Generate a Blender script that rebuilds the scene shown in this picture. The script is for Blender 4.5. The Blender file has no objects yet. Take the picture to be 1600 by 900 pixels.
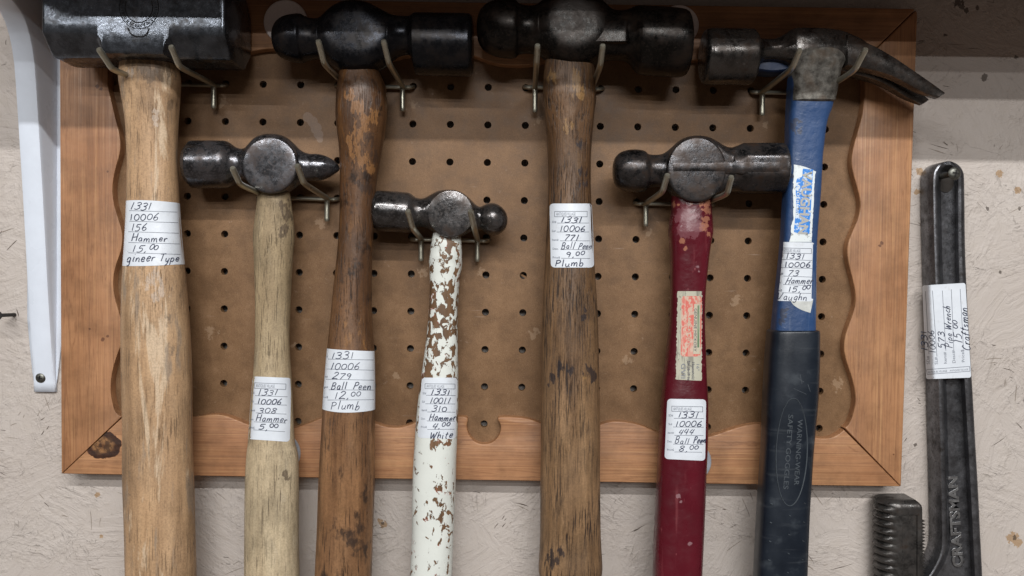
import bpy, bmesh, math, random
from mathutils import Vector, Matrix
random.seed(7)
scene = bpy.context.scene
COL = scene.collection
PI = math.pi

# ------------------------------------------------------------------ camera
# wall = plane Y=0, X right, Z up, the viewer is on the -Y side. Metres.
F = 1248.0                    # focal length in pixels of the 1600 px wide photo
CAMH = 0.555                  # distance of the lens from the wall
RM = [[0.999912672, -0.0132067818, 0.000479673],
      [0.0132134484, 0.999737397, -0.0187227552],
      [-0.000232279991, 0.0187274583, 0.999824599]]
HB = 0.012                    # front of the pegboard
HF = 0.019                    # front of the wooden frame

cd = bpy.data.cameras.new("camera")
cam = bpy.data.objects.new("camera", cd)
COL.objects.link(cam)
cd.sensor_width = 36.0
cd.lens = F / 1600.0 * 36.0
cd.clip_start = 0.01
cd.clip_end = 60.0
def b2w(r): return Vector((r[0], r[2], -r[1]))
right = b2w(RM[0]); up = -b2w(RM[1]); back = -b2w(RM[2])
mw = Matrix.Identity(4)
for i in range(3):
    mw[i][0] = right[i]; mw[i][1] = up[i]; mw[i][2] = back[i]
mw[0][3] = 0.0; mw[1][3] = -CAMH; mw[2][3] = 0.0
cam.matrix_world = mw
scene.camera = cam

# ------------------------------------------------------------------ world, exposure, lamps
w = bpy.data.worlds.new("World"); scene.world = w; w.use_nodes = True
nt = w.node_tree
bg = nt.nodes["Background"]
tc = nt.nodes.new("ShaderNodeTexCoord"); sx = nt.nodes.new("ShaderNodeSeparateXYZ")
rp = nt.nodes.new("ShaderNodeValToRGB")
nt.links.new(tc.outputs["Generated"], sx.inputs[0])
mr = nt.nodes.new("ShaderNodeMapRange")
mr.inputs["From Min"].default_value = -1; mr.inputs["From Max"].default_value = 1
nt.links.new(sx.outputs["Z"], mr.inputs["Value"]); nt.links.new(mr.outputs[0], rp.inputs[0])
rp.color_ramp.elements[0].color = (0.78, 0.61, 0.50, 1)
rp.color_ramp.elements[1].color = (0.62, 0.60, 0.58, 1)
e_ = rp.color_ramp.elements.new(0.52); e_.color = (0.30, 0.26, 0.235, 1)
nt.links.new(rp.outputs[0], bg.inputs["Color"])
bg.inputs["Strength"].default_value = 0.24
scene.view_settings.view_transform = 'Standard'
scene.view_settings.look = 'None'
scene.view_settings.exposure = 0.0
scene.view_settings.gamma = 1.0

SHELF_Z, SHELF_D = 0.195, 0.185
def tube_lamp(L, slope, watt, cx, length):
    ld = bpy.data.lights.new("ceiling_tube_lamp", 'AREA')
    ld.shape = 'RECTANGLE'; ld.size = length; ld.size_y = 0.03
    ld.energy = watt; ld.color = (1.0, 0.992, 0.975)
    o = bpy.data.objects.new("ceiling_tube_lamp", ld); COL.objects.link(o)
    H = SHELF_Z + slope * (L - SHELF_D)
    o.location = (cx, -L, H)
    d = Vector((0, 0, 0)) - Vector((0.0, -L, H))
    o.rotation_euler = d.to_track_quat('-Z', 'Y').to_euler()
tube_lamp(2.2, 0.62, 52, 0.35, 2.2)
tube_lamp(3.2, 0.387, 20, 0.3, 1.8)
tube_lamp(3.2, 0.387, 32, -1.9, 1.5)
tube_lamp(4.4, 0.284, 20, 0.3, 1.8)
tube_lamp(5.4, 0.227, 34, 0.3, 1.8)

# ------------------------------------------------------------------ measuring
def P(px, py, h):
    d = ((px - 800.0) / F, (py - 450.0) / F, 1.0)
    bx = sum(RM[i][0] * d[i] for i in range(3)); by = sum(RM[i][1] * d[i] for i in range(3)); bz = sum(RM[i][2] * d[i] for i in range(3))
    t = (CAMH - h) / bz
    return Vector((bx * t, -CAMH + bz * t, -by * t))
def proj(v):
    bx, by, bz = v[0], -v[2], v[1] + CAMH
    cx = RM[0][0]*bx + RM[0][1]*by + RM[0][2]*bz
    cy = RM[1][0]*bx + RM[1][1]*by + RM[1][2]*bz
    cz = RM[2][0]*bx + RM[2][1]*by + RM[2][2]*bz
    return 800 + F*cx/cz, 450 + F*cy/cz
def lerp(a, b, t): return a + (b - a) * t
def smooth_path(pts, n=6, closed=False):
    """Catmull-Rom through tuples"""
    out = []; N = len(pts)
    for i in range(N if closed else N - 1):
        p0 = pts[(i - 1) % N] if (closed or i > 0) else pts[0]
        p1 = pts[i]; p2 = pts[(i + 1) % N]
        p3 = pts[(i + 2) % N] if (closed or i + 2 < N) else pts[-1]
        for k in range(n):
            t = k / n
            out.append(tuple(0.5 * (2*b + (c - a)*t + (2*a - 5*b + 4*c - d)*t*t + (3*b - a - 3*c + d)*t**3)
                             for a, b, c, d in zip(p0, p1, p2, p3)))
    if not closed: out.append(tuple(pts[-1]))
    return out
def table(rows, step=1.0):
    """rows (x, a, b, ..) -> monotone-ish interpolation: smooth path resampled on x"""
    sp = smooth_path([tuple(float(q) for q in r) for r in rows], 8)
    out = []; x = rows[0][0]; j = 0
    while x < rows[-1][0] + 1e-6:
        while j < len(sp) - 2 and sp[j + 1][0] < x: j += 1
        a, b = sp[j], sp[j + 1]
        t = 0 if b[0] == a[0] else min(1, max(0, (x - a[0]) / (b[0] - a[0])))
        out.append((x,) + tuple(lerp(p, q, t) for p, q in zip(a[1:], b[1:])))
        x += step
    if out[-1][0] < rows[-1][0] - 1e-3: out.append(tuple(float(q) for q in rows[-1]))
    return out

# ------------------------------------------------------------------ materials
class G:
    def __init__(s, name):
        s.m = bpy.data.materials.new(name); s.m.use_nodes = True
        s.t = s.m.node_tree; s.n = s.t.nodes
        s.b = s.n["Principled BSDF"]
        s.co = s.n.new("ShaderNodeTexCoord").outputs["Object"]
    def put(s, sock, v):
        if hasattr(v, "is_linked"): s.t.links.new(v, sock)
        elif isinstance(v, (tuple, list)) and len(v) == 3 and len(sock.default_value) == 4: sock.default_value = (*v, 1)
        else: sock.default_value = v
    def map(s, scale=(1, 1, 1), loc=(0, 0, 0), rot=(0, 0, 0), vec=None):
        k = s.n.new("ShaderNodeMapping"); s.t.links.new(vec or s.co, k.inputs[0])
        k.inputs["Scale"].default_value = scale; k.inputs["Location"].default_value = loc; k.inputs["Rotation"].default_value = rot
        return k.outputs[0]
    def noise(s, vec, scale=5, detail=3, rough=0.55, dist=0.0, out="Fac"):
        k = s.n.new("ShaderNodeTexNoise"); s.t.links.new(vec, k.inputs["Vector"])
        k.inputs["Scale"].default_value = scale; k.inputs["Detail"].default_value = detail
        k.inputs["Roughness"].default_value = rough; k.inputs["Distortion"].default_value = dist
        return k.outputs[out]
    def vor(s, vec, scale, feature='F1', out="Distance", rnd=1.0):
        k = s.n.new("ShaderNodeTexVoronoi"); k.feature = feature; s.t.links.new(vec, k.inputs["Vector"])
        k.inputs["Scale"].default_value = scale; k.inputs["Randomness"].default_value = rnd
        return k.outputs[out]
    def ramp(s, fac, stops):
        k = s.n.new("ShaderNodeValToRGB"); s.t.links.new(fac, k.inputs[0]); e = k.color_ramp.elements
        while len(e) < len(stops): e.new(0.5)
        for i, (p, c) in enumerate(stops):
            e[i].position = p; e[i].color = (c, c, c, 1) if not isinstance(c, tuple) else (*c, 1)
        return k.outputs[0]
    def mix(s, fac, a, b, mode='MIX'):
        k = s.n.new("ShaderNodeMix"); k.data_type = 'RGBA'; k.blend_type = mode
        s.put(k.inputs[0], fac); s.put(k.inputs[6], a); s.put(k.inputs[7], b)
        return k.outputs[2]
    def math(s, op, a, b=0.0, c=0.0):
        k = s.n.new("ShaderNodeMath"); k.operation = op
        s.put(k.inputs[0], a); s.put(k.inputs[1], b); s.put(k.inputs[2], c)
        return k.outputs[0]
    def vmath(s, op, a, b):
        k = s.n.new("ShaderNodeVectorMath"); k.operation = op
        s.put(k.inputs[0], a); s.put(k.inputs[1], b)
        return k
    def bump(s, height, dist, strength=1.0, prev=None):
        k = s.n.new("ShaderNodeBump"); s.t.links.new(height, k.inputs["Height"])
        k.inputs["Distance"].default_value = dist; k.inputs["Strength"].default_value = strength
        if prev is not None: s.t.links.new(prev, k.inputs["Normal"])
        return k.outputs[0]
    def spots(s, lst, wob=0.5, freq=400, vec=None):
        """mask with uneven blotches; lst of (point, radius)"""
        acc = None
        nz = s.noise(vec, 1, 6, 0.65) if vec is not None else s.noise(s.co, freq, 5, 0.65)
        for p, r in lst:
            d = s.vmath('DISTANCE', s.co, tuple(p)).outputs["Value"]
            d = s.math('MULTIPLY_ADD', s.math('SUBTRACT', nz, 0.5), r * wob * 3, d)
            v = s.math('LESS_THAN', d, r)
            acc = v if acc is None else s.math('MAXIMUM', acc, v)
        return acc
    def fin(s, color=None, rough=None, metal=None, normal=None, spec=None, coat=None):
        for k, v in (("Base Color", color), ("Roughness", rough), ("Metallic", metal), ("Normal", normal), ("Specular IOR Level", spec), ("Coat Weight", coat)):
            if v is not None: s.put(s.b.inputs[k], v)
        return s.m

def wood(name, light, mid, dark, pore=(0.03, 0.018, 0.01), pore_amt=0.7, pore_th=0.60, patch=None, patch_th=0.6, stain=None, stain_th=0.62,
         seed=0.0, rough=0.5, grain=1.0, pscale=(55, 55, 16), smear=None, smear_th=0.63, extra=None, darkening=None):
    g = G(name); L = (seed, seed * 1.7, seed * 0.6)
    v1 = g.map((110 * grain, 110 * grain, 7), L)
    a = g.noise(v1, 1, 5, 0.6, 0.6)
    col = g.ramp(a, [(0.28, dark), (0.48, mid), (0.72, light)])
    v0 = g.map((30, 30, 14), L)
    col = g.mix(g.ramp(g.noise(v0, 1, 4, 0.6), [(0.35, 0.0), (0.7, 0.25)]), col, mid)
    lo = g.ramp(g.noise(g.map((38, 38, 22), (L[0] + 1, L[1], L[2] + 8)), 1, 6, 0.7), [(0.33, 0.62), (0.6, 1.08)])
    col = g.mix(1.0, col, lo, 'MULTIPLY')
    if patch:
        pm = g.ramp(g.noise(g.map(pscale, (L[0] + 3, L[1], L[2])), 1, 6, 0.68, 0.5), [(patch_th - 0.015, 0.0), (patch_th + 0.03, 1.0)])
        col = g.mix(g.math('MULTIPLY', pm, 0.85), col, patch)
    if smear:
        sm = g.ramp(g.noise(g.map((120, 120, 20), (L[0] + 9, L[1], L[2])), 1, 5, 0.6), [(smear_th - 0.02, 0.0), (smear_th + 0.05, 0.8)])
        col = g.mix(sm, col, smear)
    v2 = g.map((1100, 1100, 60), L)
    po = g.ramp(g.noise(v2, 1, 3, 0.6), [(pore_th, 0.0), (pore_th + 0.09, 1.0)])
    big = g.ramp(g.noise(g.map((40, 40, 30), (L[0] - 4, 2, L[2])), 1, 2), [(0.35, 0.2), (0.6, 1.0)])
    po = g.math('MULTIPLY', po, big)
    col = g.mix(g.math('MULTIPLY', po, pore_amt), col, pore)
    if stain:
        st = g.ramp(g.noise(g.map((75, 75, 45), (L[0] + 6, L[1] + 2, L[2])), 1, 5, 0.65), [(stain_th, 0.0), (stain_th + 0.08, 0.85)])
        col = g.mix(st, col, stain)
    if darkening:
        (yt, yb, hh, gc, amt) = darkening           # darker zone near the head fading down the handle
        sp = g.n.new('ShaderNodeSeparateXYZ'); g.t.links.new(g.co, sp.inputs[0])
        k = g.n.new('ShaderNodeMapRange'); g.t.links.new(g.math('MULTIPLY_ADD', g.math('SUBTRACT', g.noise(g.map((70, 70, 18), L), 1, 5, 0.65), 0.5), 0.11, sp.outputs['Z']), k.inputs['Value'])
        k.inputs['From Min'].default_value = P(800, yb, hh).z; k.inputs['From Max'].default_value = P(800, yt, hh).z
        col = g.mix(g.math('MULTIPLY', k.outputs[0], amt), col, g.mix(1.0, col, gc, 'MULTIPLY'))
    if extra:
        for (lst, c, amt) in extra:
            col = g.mix(g.math('MULTIPLY', g.spots(lst, 2.8, 300, g.map((420, 420, 130), L)), amt), col, c)
    # fine grime
    gr = g.ramp(g.noise(g.co, 900, 3, 0.7), [(0.3, 0.72), (0.6, 1.0)])
    col = g.mix(1.0, col, gr, 'MULTIPLY')
    n = g.bump(a, 0.0006, 0.6); n = g.bump(g.math('SUBTRACT', 1.0, po), 0.0003, 0.7, n)
    n = g.bump(g.noise(g.map((160, 160, 60), L), 1, 3), 0.0008, 0.5, n)
    r = g.ramp(g.noise(v0, 2, 3), [(0.3, rough - 0.1), (0.7, rough + 0.15)])
    return g.fin(col, r, 0.0, n, 0.4)

def steel(name, base=(0.10, 0.098, 0.096), hi=(0.26, 0.255, 0.25), rust=(0.050, 0.028, 0.020), rust_th=0.54, rough=0.30, metal=1.0, pit=0.0004, seed=0.0, scratch=0.5, rustmetal=0.25, speck=0.75):
    """dark worn steel: bare metal, brown patina that is duller and hardly metallic, fine scratches"""
    g = G(name); L = (seed, -seed, seed * 2)
    v = g.map((1, 1, 1), L)
    a = g.noise(v, 60, 6, 0.65)
    col = g.ramp(a, [(0.3, base), (0.72, hi)])
    rm = g.ramp(g.noise(v, 85, 6, 0.72), [(rust_th - 0.10, 0.0), (rust_th + 0.10, 1.0)])
    fine = g.ramp(g.noise(v, 620, 4, 0.7), [(0.52, 0.0), (0.66, speck)])
    rm = g.math('MAXIMUM', rm, fine)
    col = g.mix(rm, col, rust)
    scr = g.ramp(g.noise(g.map((260, 260, 1900), L, (0.3, 0.5, 0.2)), 1, 3, 0.6), [(0.66, 0.0), (0.72, scratch)])
    col = g.mix(scr, col, tuple(min(1, c * 1.7) for c in hi))
    r = g.ramp(g.noise(v, 240, 5, 0.7), [(0.3, rough - 0.07), (0.7, rough + 0.10)])
    r = g.math('MULTIPLY_ADD', rm, 0.16, r)
    m = g.math('MULTIPLY_ADD', rm, (rustmetal - 1.0) * metal, metal)
    n = g.bump(g.noise(v, 480, 5, 0.65), pit, 0.24)
    n = g.bump(g.noise(v, 110, 4), 0.0004, 0.22, n)
    return g.fin(col, r, m, n, 0.28)

def plain(name, c, rough=0.5, metal=0.0, var=0.12, bump=0.0001, freq=300, spec=0.5):
    g = G(name)
    a = g.noise(g.co, freq, 4, 0.6)
    col = g.mix(1.0, c, g.ramp(a, [(0.3, 1.0 - var * 2), (0.7, 1.0)]), 'MULTIPLY')
    r = g.ramp(g.noise(g.co, freq * 0.6, 3), [(0.3, max(0.05, rough - 0.08)), (0.7, min(1, rough + 0.1))])
    return g.fin(col, r, metal, g.bump(a, bump, 0.6), spec)

def mat_wall():
    g = G("painted_strand_board")
    # coordinates bent a little so that strand edges are not ruler straight
    wn = g.noise(g.co, 26, 3, 0.6, 0, "Color")
    wv = g.n.new("ShaderNodeVectorMath"); wv.operation = 'MULTIPLY_ADD'
    g.t.links.new(wn, wv.inputs[0]); wv.inputs[1].default_value = (0.012, 0.0, 0.012); g.t.links.new(g.co, wv.inputs[2])
    base = wv.outputs[0]
    def layer(scale, loc, su, sv, ch, detail=4, dist=0.8):
        p = g.map((1, 0.001, 1), loc, vec=base)
        cell = g.vor(p, scale, 'F1', "Color")
        sp = g.n.new("ShaderNodeSeparateColor"); g.t.links.new(cell, sp.inputs[0])
        rot = g.n.new("ShaderNodeVectorRotate"); rot.rotation_type = 'Y_AXIS'
        g.t.links.new(p, rot.inputs["Vector"]); g.t.links.new(g.math('MULTIPLY', sp.outputs[ch], 6.28), rot.inputs["Angle"])
        return g.noise(g.map((su, 1, sv), loc, vec=rot.outputs[0]), 1, detail, 0.62, dist), sp.outputs[(ch + 1) % 3]
    na, ha = layer(24, (0, 0, 0), 22, 150, 0)
    nb, hb = layer(46, (3.3, 0, 1.7), 42, 340, 1, 3)
    nc, hc = layer(80, (1.3, 0, 6.7), 70, 520, 0, 3)
    area = g.ramp(g.noise(g.map((1, 1, 1), (4, 0, 2)), 24, 5, 0.7), [(0.47, 0.0), (0.62, 1.0)])
    c1 = g.ramp(nb, [(0.635, 0.0), (0.675, 1.0)]); c2 = g.ramp(nc, [(0.65, 0.0), (0.69, 1.0)]); c3 = g.ramp(na, [(0.675, 0.0), (0.70, 1.0)])
    ck = g.math('MULTIPLY', g.math('MAXIMUM', g.math('MAXIMUM', c1, c2), c3), area)
    col = g.ramp(g.noise(g.co, 9, 3), [(0.3, (0.465, 0.413, 0.378)), (0.7, (0.525, 0.477, 0.442))])
    col = g.mix(g.ramp(g.noise(g.co, 120, 4, 0.7), [(0.34, 0.14), (0.55, 0.0)]), col, (0.42, 0.36, 0.29))
    col = g.mix(g.math('MULTIPLY', ck, 0.22), col, (0.16, 0.12, 0.09))
    chips = [(P(x, y, 0), r) for x, y, r in ((1583, 840, .0042), (1590, 848, .003), (600, 820, .0022), (594, 814, .002), (152, 773, .0018), (158, 838, .0012), (1437, 268, .0025), (1433, 300, .002), (1562, 271, .0024), (1590, 297, .0024), (1385, 720, .0012), (1445, 390, .002))]
    col = g.mix(g.math('MULTIPLY', g.spots(chips, 1.0, 420), 0.75), col, (0.34, 0.20, 0.085))
    gou = [(P(x, y, 0), r) for x, y, r in ((1497, 4, .003), (1503, 10, .002), (1510, 16, .002), (1538, 121, .0024), (1588, 90, .0013), (1527, 12, .0014), (1543, 326, .0013), (1593, 326, .0012), (1477, 55, .0012), (1562, 425, .0010), (1586, 840, .0016), (598, 818, .0011), (1430, 695, .0012))]
    col = g.mix(g.math('MULTIPLY', g.spots(gou, 1.2, 520), 0.8), col, (0.06, 0.045, 0.035))
    n = g.bump(na, 0.0016, 0.8); n = g.bump(g.math('MULTIPLY', nb, area), 0.0016, 0.8, n); n = g.bump(nc, 0.00025, 0.6, n)
    n = g.bump(g.math('MULTIPLY', ha, 1.0), 0.00035, 0.8, n)
    n = g.bump(g.math('SUBTRACT', 1.0, ck), 0.0007, 0.9, n)
    n = g.bump(g.noise(g.co, 650, 3), 0.00025, 0.6, n)
    return g.fin(col, 0.6, 0.0, n, 0.35)

def mat_frame(name, horiz, seed, knots=()):
    g = G(name)
    if horiz: v1, v2 = g.map((3.2, 60, 105), (seed, 0, seed)), g.map((6, 300, 900), (seed, 0, 0))
    else: v1, v2 = g.map((105, 60, 3.2), (seed, 0, seed)), g.map((900, 300, 6), (seed, 0, 0))
    dist = None
    a = g.noise(v1, 1, 5, 0.55, 1.4)
    band = g.math('FRACT', g.math('MULTIPLY', a, 10.0))
    line = g.ramp(band, [(0.0, 1.0), (0.10, 0.35), (0.30, 0.0), (0.88, 0.1), (1.0, 1.0)])
    f = g.noise(v2, 1, 3, 0.6)
    col = g.ramp(g.noise(g.map((14, 14, 14), (seed, 1, 2)), 1, 4), [(0.32, (0.32, 0.148, 0.068)), (0.68, (0.48, 0.248, 0.122))])
    col = g.mix(g.math('MULTIPLY', line, 0.6), col, (0.20, 0.085, 0.038))
    col = g.mix(g.ramp(f, [(0.52, 0.0), (0.68, 0.38)]), col, (0.20, 0.10, 0.05))
    col = g.mix(g.ramp(f, [(0.30, 0.5), (0.45, 0.0)]), col, (0.55, 0.32, 0.16))
    for (p, rx) in knots:
        dv = g.vmath('SUBTRACT', g.co, tuple(p)).outputs[0]
        dv = g.map((0.72, 0.0, 1.0), vec=dv)
        d = g.n.new("ShaderNodeVectorMath"); d.operation = 'LENGTH'; g.t.links.new(dv, d.inputs[0])
        dd = g.math('MULTIPLY_ADD', g.math('SUBTRACT', g.noise(g.co, 160, 4), 0.5), rx * 0.55, d.outputs["Value"])
        q = g.math('DIVIDE', dd, rx)
        ring = g.ramp(q, [(0.0, (0.13, 0.055, 0.022)), (0.45, (0.30, 0.15, 0.06)), (0.7, (0.055, 0.022, 0.012)), (0.95, (0.05, 0.02, 0.01)), (1.0, (0.17, 0.065, 0.03))])
        blk = g.ramp(g.noise(g.co, 260, 4, 0.7), [(0.46, 0.0), (0.56, 1.0)])
        ring = g.mix(g.math('MULTIPLY', blk, 0.75), ring, (0.03, 0.013, 0.008))
        col = g.mix(g.ramp(q, [(0.98, 1.0), (1.12, 0.55), (1.8, 0.0)]), col, ring)
    dents = [(P(x, y, HF), r) for x, y, r in ((1378, 380, .0013), (1375, 384, .001), (168, 525, .0011), (160, 530, .0013), (140, 514, .0007), (152, 135, .0012), (158, 139, .0010), (1396, 710, .0006), (900, 730, .0008), (168, 268, .0006))]
    col = g.mix(g.math('MULTIPLY', g.spots(dents, 0.8, 500), 0.75), col, (0.10, 0.035, 0.018))
    dirt = g.ramp(g.noise(g.co, 45, 5, 0.65), [(0.34, 0.74), (0.58, 1.0)])
    col = g.mix(1.0, col, dirt, 'MULTIPLY')
    n = g.bump(f, 0.0002, 0.6); n = g.bump(g.noise(g.co, 70, 3), 0.0006, 0.4, n)
    r = g.ramp(f, [(0.3, 0.36), (0.7, 0.55)])
    return g.fin(col, r, 0.0, n, 0.45)

def mat_peg():
    g = G("hardboard")
    a = g.noise(g.co, 14, 5, 0.6); b = g.noise(g.co, 1400, 3, 0.7); c = g.noise(g.co, 260, 5, 0.7)
    col = g.ramp(a, [(0.3, (0.148, 0.079, 0.036)), (0.7, (0.240, 0.137, 0.069))])
    md = g.noise(g.map((1, 1, 1), (9, 2, 4)), 70, 5, 0.7)
    col = g.mix(g.ramp(md, [(0.36, 0.45), (0.52, 0.0)]), col, (0.10, 0.055, 0.027))
    col = g.mix(g.ramp(md, [(0.55, 0.0), (0.72, 0.40)]), col, (0.31, 0.185, 0.10))
    col = g.mix(g.ramp(b, [(0.30, 0.6), (0.5, 0.0)]), col, (0.10, 0.052, 0.025))
    col = g.mix(g.ramp(b, [(0.60, 0.0), (0.75, 0.45)]), col, (0.40, 0.27, 0.18))
    col = g.mix(g.ramp(c, [(0.63, 0.0), (0.72, 0.5)]), col, (0.11, 0.055, 0.03))
    col = g.mix(g.ramp(g.noise(g.map((1, 1, 1), (5, 5, 5)), 120, 5, 0.75), [(0.66, 0.0), (0.73, 0.5)]), col, (0.45, 0.33, 0.25))
    sc = g.noise(g.map((30, 30, 700), (0, 0, 0), (0, 0.6, 0)), 1, 3, 0.6)
    sc2 = g.noise(g.map((35, 30, 800), (3, 0, 1), (0, -0.5, 0)), 1, 3, 0.6)
    s = g.math('MAXIMUM', g.ramp(sc, [(0.72, 0.0), (0.76, 0.7)]), g.ramp(sc2, [(0.73, 0.0), (0.77, 0.6)]))
    s = g.math('MULTIPLY', s, g.ramp(g.noise(g.co, 25, 2), [(0.42, 0.0), (0.56, 1.0)]))
    col = g.mix(s, col, (0.42, 0.32, 0.25))
    rub = g.spots([(P(x, y, HB), r) for x, y, r in ((350, 160, .003), (645, 165, .0025), (842, 190, .002), (500, 350, .0025), (662, 425, .0025), (752, 425, .002), (1013, 365, .0025), (1196, 195, .0025), (590, 240, .002), (700, 330, .003), (1010, 250, .002), (835, 520, .003), (620, 590, .002), (980, 560, .0025), (330, 520, .003), (1150, 470, .003), (460, 540, .0018), (1310, 600, .003))], 2.4, 260)
    col = g.mix(g.math('MULTIPLY', rub, 0.30), col, (0.46, 0.33, 0.22))
    sm = g.spots([(P(x, y, HB), r) for x, y, r in ((481, 183, .0035), (488, 190, .0035), (494, 200, .0036), (498, 210, .003), (500, 218, .002))], 0.25, 120)
    col = g.mix(g.math('MULTIPLY', sm, 0.15), col, (0.55, 0.48, 0.45))
    n = g.bump(b, 0.00012, 0.6); n = g.bump(a, 0.0015, 0.3, n)
    return g.fin(col, g.ramp(md, [(0.3, 0.42), (0.7, 0.56)]), 0.0, n, 0.28)

def mat_chip(name, white=(0.72, 0.75, 0.71), brown=(0.17, 0.095, 0.05)):
    """old white paint, mostly gone near the head, chipped lower down"""
    g = G(name)
    sp = g.n.new("ShaderNodeSeparateXYZ"); g.t.links.new(g.co, sp.inputs[0])
    nz = g.noise(g.map((1, 1, 0.7), (2, 1, 3)), 240, 7, 0.60, 0.5)
    nz2 = g.noise(g.map((1, 1, 0.5), (7, 1, 3)), 55, 3, 0.5)
    nz = g.math('MULTIPLY_ADD', g.math('SUBTRACT', nz2, 0.5), 0.40, nz)
    zt = P(680, 590, 0.036).z
    thr = g.n.new("ShaderNodeMapRange"); thr.interpolation_type = 'SMOOTHSTEP'
    g.t.links.new(sp.outputs["Z"], thr.inputs["Value"])
    thr.inputs["From Min"].default_value = zt - 0.035; thr.inputs["From Max"].default_value = zt + 0.012
    thr.inputs["To Min"].default_value = 0.600; thr.inputs["To Max"].default_value = 0.515
    d = g.math('SUBTRACT', nz, thr.outputs[0])         # >0 : paint gone
    bare = g.ramp(g.math('ADD', d, 0.5), [(0.497, 0.0), (0.503, 1.0)])
    edge = g.ramp(g.math('ADD', d, 0.5), [(0.485, 0.0), (0.495, 1.0), (0.515, 1.0), (0.525, 0.0)])
    rm = g.math('MULTIPLY', edge, g.ramp(g.noise(g.map((1, 1, 1), (1, 4, 2)), 110, 3), [(0.57, 0.0), (0.62, 0.5)]))
    w0 = g.ramp(g.noise(g.co, 60, 3), [(0.3, tuple(c * 0.92 for c in white)), (0.7, white)])
    br = g.ramp(g.noise(g.map((200, 200, 12)), 1, 4), [(0.3, tuple(c * 0.6 for c in brown)), (0.7, tuple(c * 1.35 for c in brown))])
    col = g.mix(bare, w0, br)
    col = g.mix(rm, col, (0.52, 0.075, 0.05))
    tiny = g.ramp(g.noise(g.co, 520, 3, 0.6), [(0.71, 0.0), (0.74, 0.8)])
    col = g.mix(tiny, col, (0.12, 0.07, 0.045))
    n = g.bump(g.math('SUBTRACT', 1.0, bare), 0.0004, 0.8)
    n = g.bump(g.noise(g.co, 300, 3), 0.0002, 0.5, n)
    return g.fin(col, 0.5, 0.0, n, 0.4)

def mat_paint(name, c, scuff, scuff_th=0.66, rough=0.3, wear=None, bumpd=0.0003, wearc=(0.40, 0.17, 0.10), extra=None):
    g = G(name)
    col = g.ramp(g.noise(g.map((1, 1, 0.3)), 60, 4), [(0.3, tuple(q * 0.8 for q in c)), (0.7, tuple(min(1, q * 1.2) for q in c))])
    s = g.ramp(g.noise(g.map((1, 1, 0.45)), 210, 6, 0.7), [(scuff_th, 0.0), (scuff_th + 0.05, 0.7)])
    s2 = g.ramp(g.noise(g.map((260, 260, 20), (2, 0, 0)), 1, 4), [(0.62, 0.0), (0.75, 0.35)])
    col = g.mix(g.math('MAXIMUM', s, s2), col, scuff)
    n = g.bump(g.noise(g.co, 260, 4), bumpd, 0.6)
    if wear:
        m = g.spots(wear, 1.8, 300)
        col = g.mix(g.math('MULTIPLY', m, 0.68), col, wearc)
    if extra:
        for (lst, c2, amt, wb) in extra: col = g.mix(g.math('MULTIPLY', g.spots(lst, wb, 330), amt), col, c2)
    r = g.ramp(g.noise(g.co, 120, 4), [(0.3, rough - 0.06), (0.7, rough + 0.18)])
    return g.fin(col, r, 0.0, n, 0.5)

def mat_paper(name, c=(0.74, 0.79, 0.86)):
    g = G(name)
    col = g.ramp(g.noise(g.co, 70, 4), [(0.3, tuple(q * 0.90 for q in c)), (0.7, c)])
    col = g.mix(g.ramp(g.noise(g.map((1, 1, 1), (2, 5, 1)), 190, 5, 0.7), [(0.60, 0.0), (0.74, 0.35)]), col, (0.45, 0.43, 0.40))
    return g.fin(col, 0.36, 0.0, g.bump(g.noise(g.co, 110, 3), 0.0006, 0.5), 0.5)

M = {}
M['wall'] = mat_wall()
M['peg'] = mat_peg()
M['wire'] = plain("zinc_wire", (0.44, 0.425, 0.35), 0.34, 0.85, 0.06, 0.00002, 300)
M['paper'] = mat_paper("label_paper")
M['ink'] = plain("pen_ink", (0.045, 0.055, 0.10), 0.6)
M['print'] = plain("print_ink", (0.20, 0.22, 0.27), 0.6)
M['white_metal'] = plain("white_enamel", (0.72, 0.78, 0.88), 0.32, 0.0, 0.03, 0.00003, 80)
M['screw'] = plain("screw_steel", (0.20, 0.20, 0.18), 0.42, 0.9, 0.25, 0.0001, 600)
M['dark'] = plain("nail_steel", (0.035, 0.033, 0.032), 0.5, 0.6)
M['cap'] = plain("cap_felt", (0.88, 0.80, 0.78), 0.7, 0.0, 0.06, 0.0001, 700)
M['capblue'] = plain("cap_metal", (0.50, 0.55, 0.62), 0.35, 0.5, 0.06, 0.0001, 500)
M['shelf'] = plain("shelf_board", (0.20, 0.11, 0.07), 0.6)

# ------------------------------------------------------------------ objects
def empty(name, loc, label=None, cat=None, group=None):
    o = bpy.data.objects.new(name, None); COL.objects.link(o); o.location = loc
    o.empty_display_size = 0.01
    if label: o['label'] = label
    if cat: o['category'] = cat
    if group: o['group'] = group
    return o
def mesh_obj(name, verts, faces, mats, parent=None, fm=None, smooth=True, angle=35, label=None):
    me = bpy.data.meshes.new(name)
    off = parent_world(parent) if parent else Vector((0, 0, 0))
    me.from_pydata([tuple(Vector(v)) for v in verts], [], faces)
    for m in (mats if isinstance(mats, list) else [mats]): me.materials.append(m)
    if fm:
        for p, i in zip(me.polygons, fm): p.material_index = i
    bm = bmesh.new(); bm.from_mesh(me); 
    if fm is None: bmesh.ops.recalc_face_normals(bm, faces=bm.faces)
    bm.to_mesh(me); bm.free()
    if smooth:
        for p in me.polygons: p.use_smooth = True
        me.set_sharp_from_angle(angle=math.radians(angle))
    me.update()
    o = bpy.data.objects.new(name, me); COL.objects.link(o)
    if parent: o.parent = parent; o.location = -off
    if label: o['label'] = label
    return o
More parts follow.
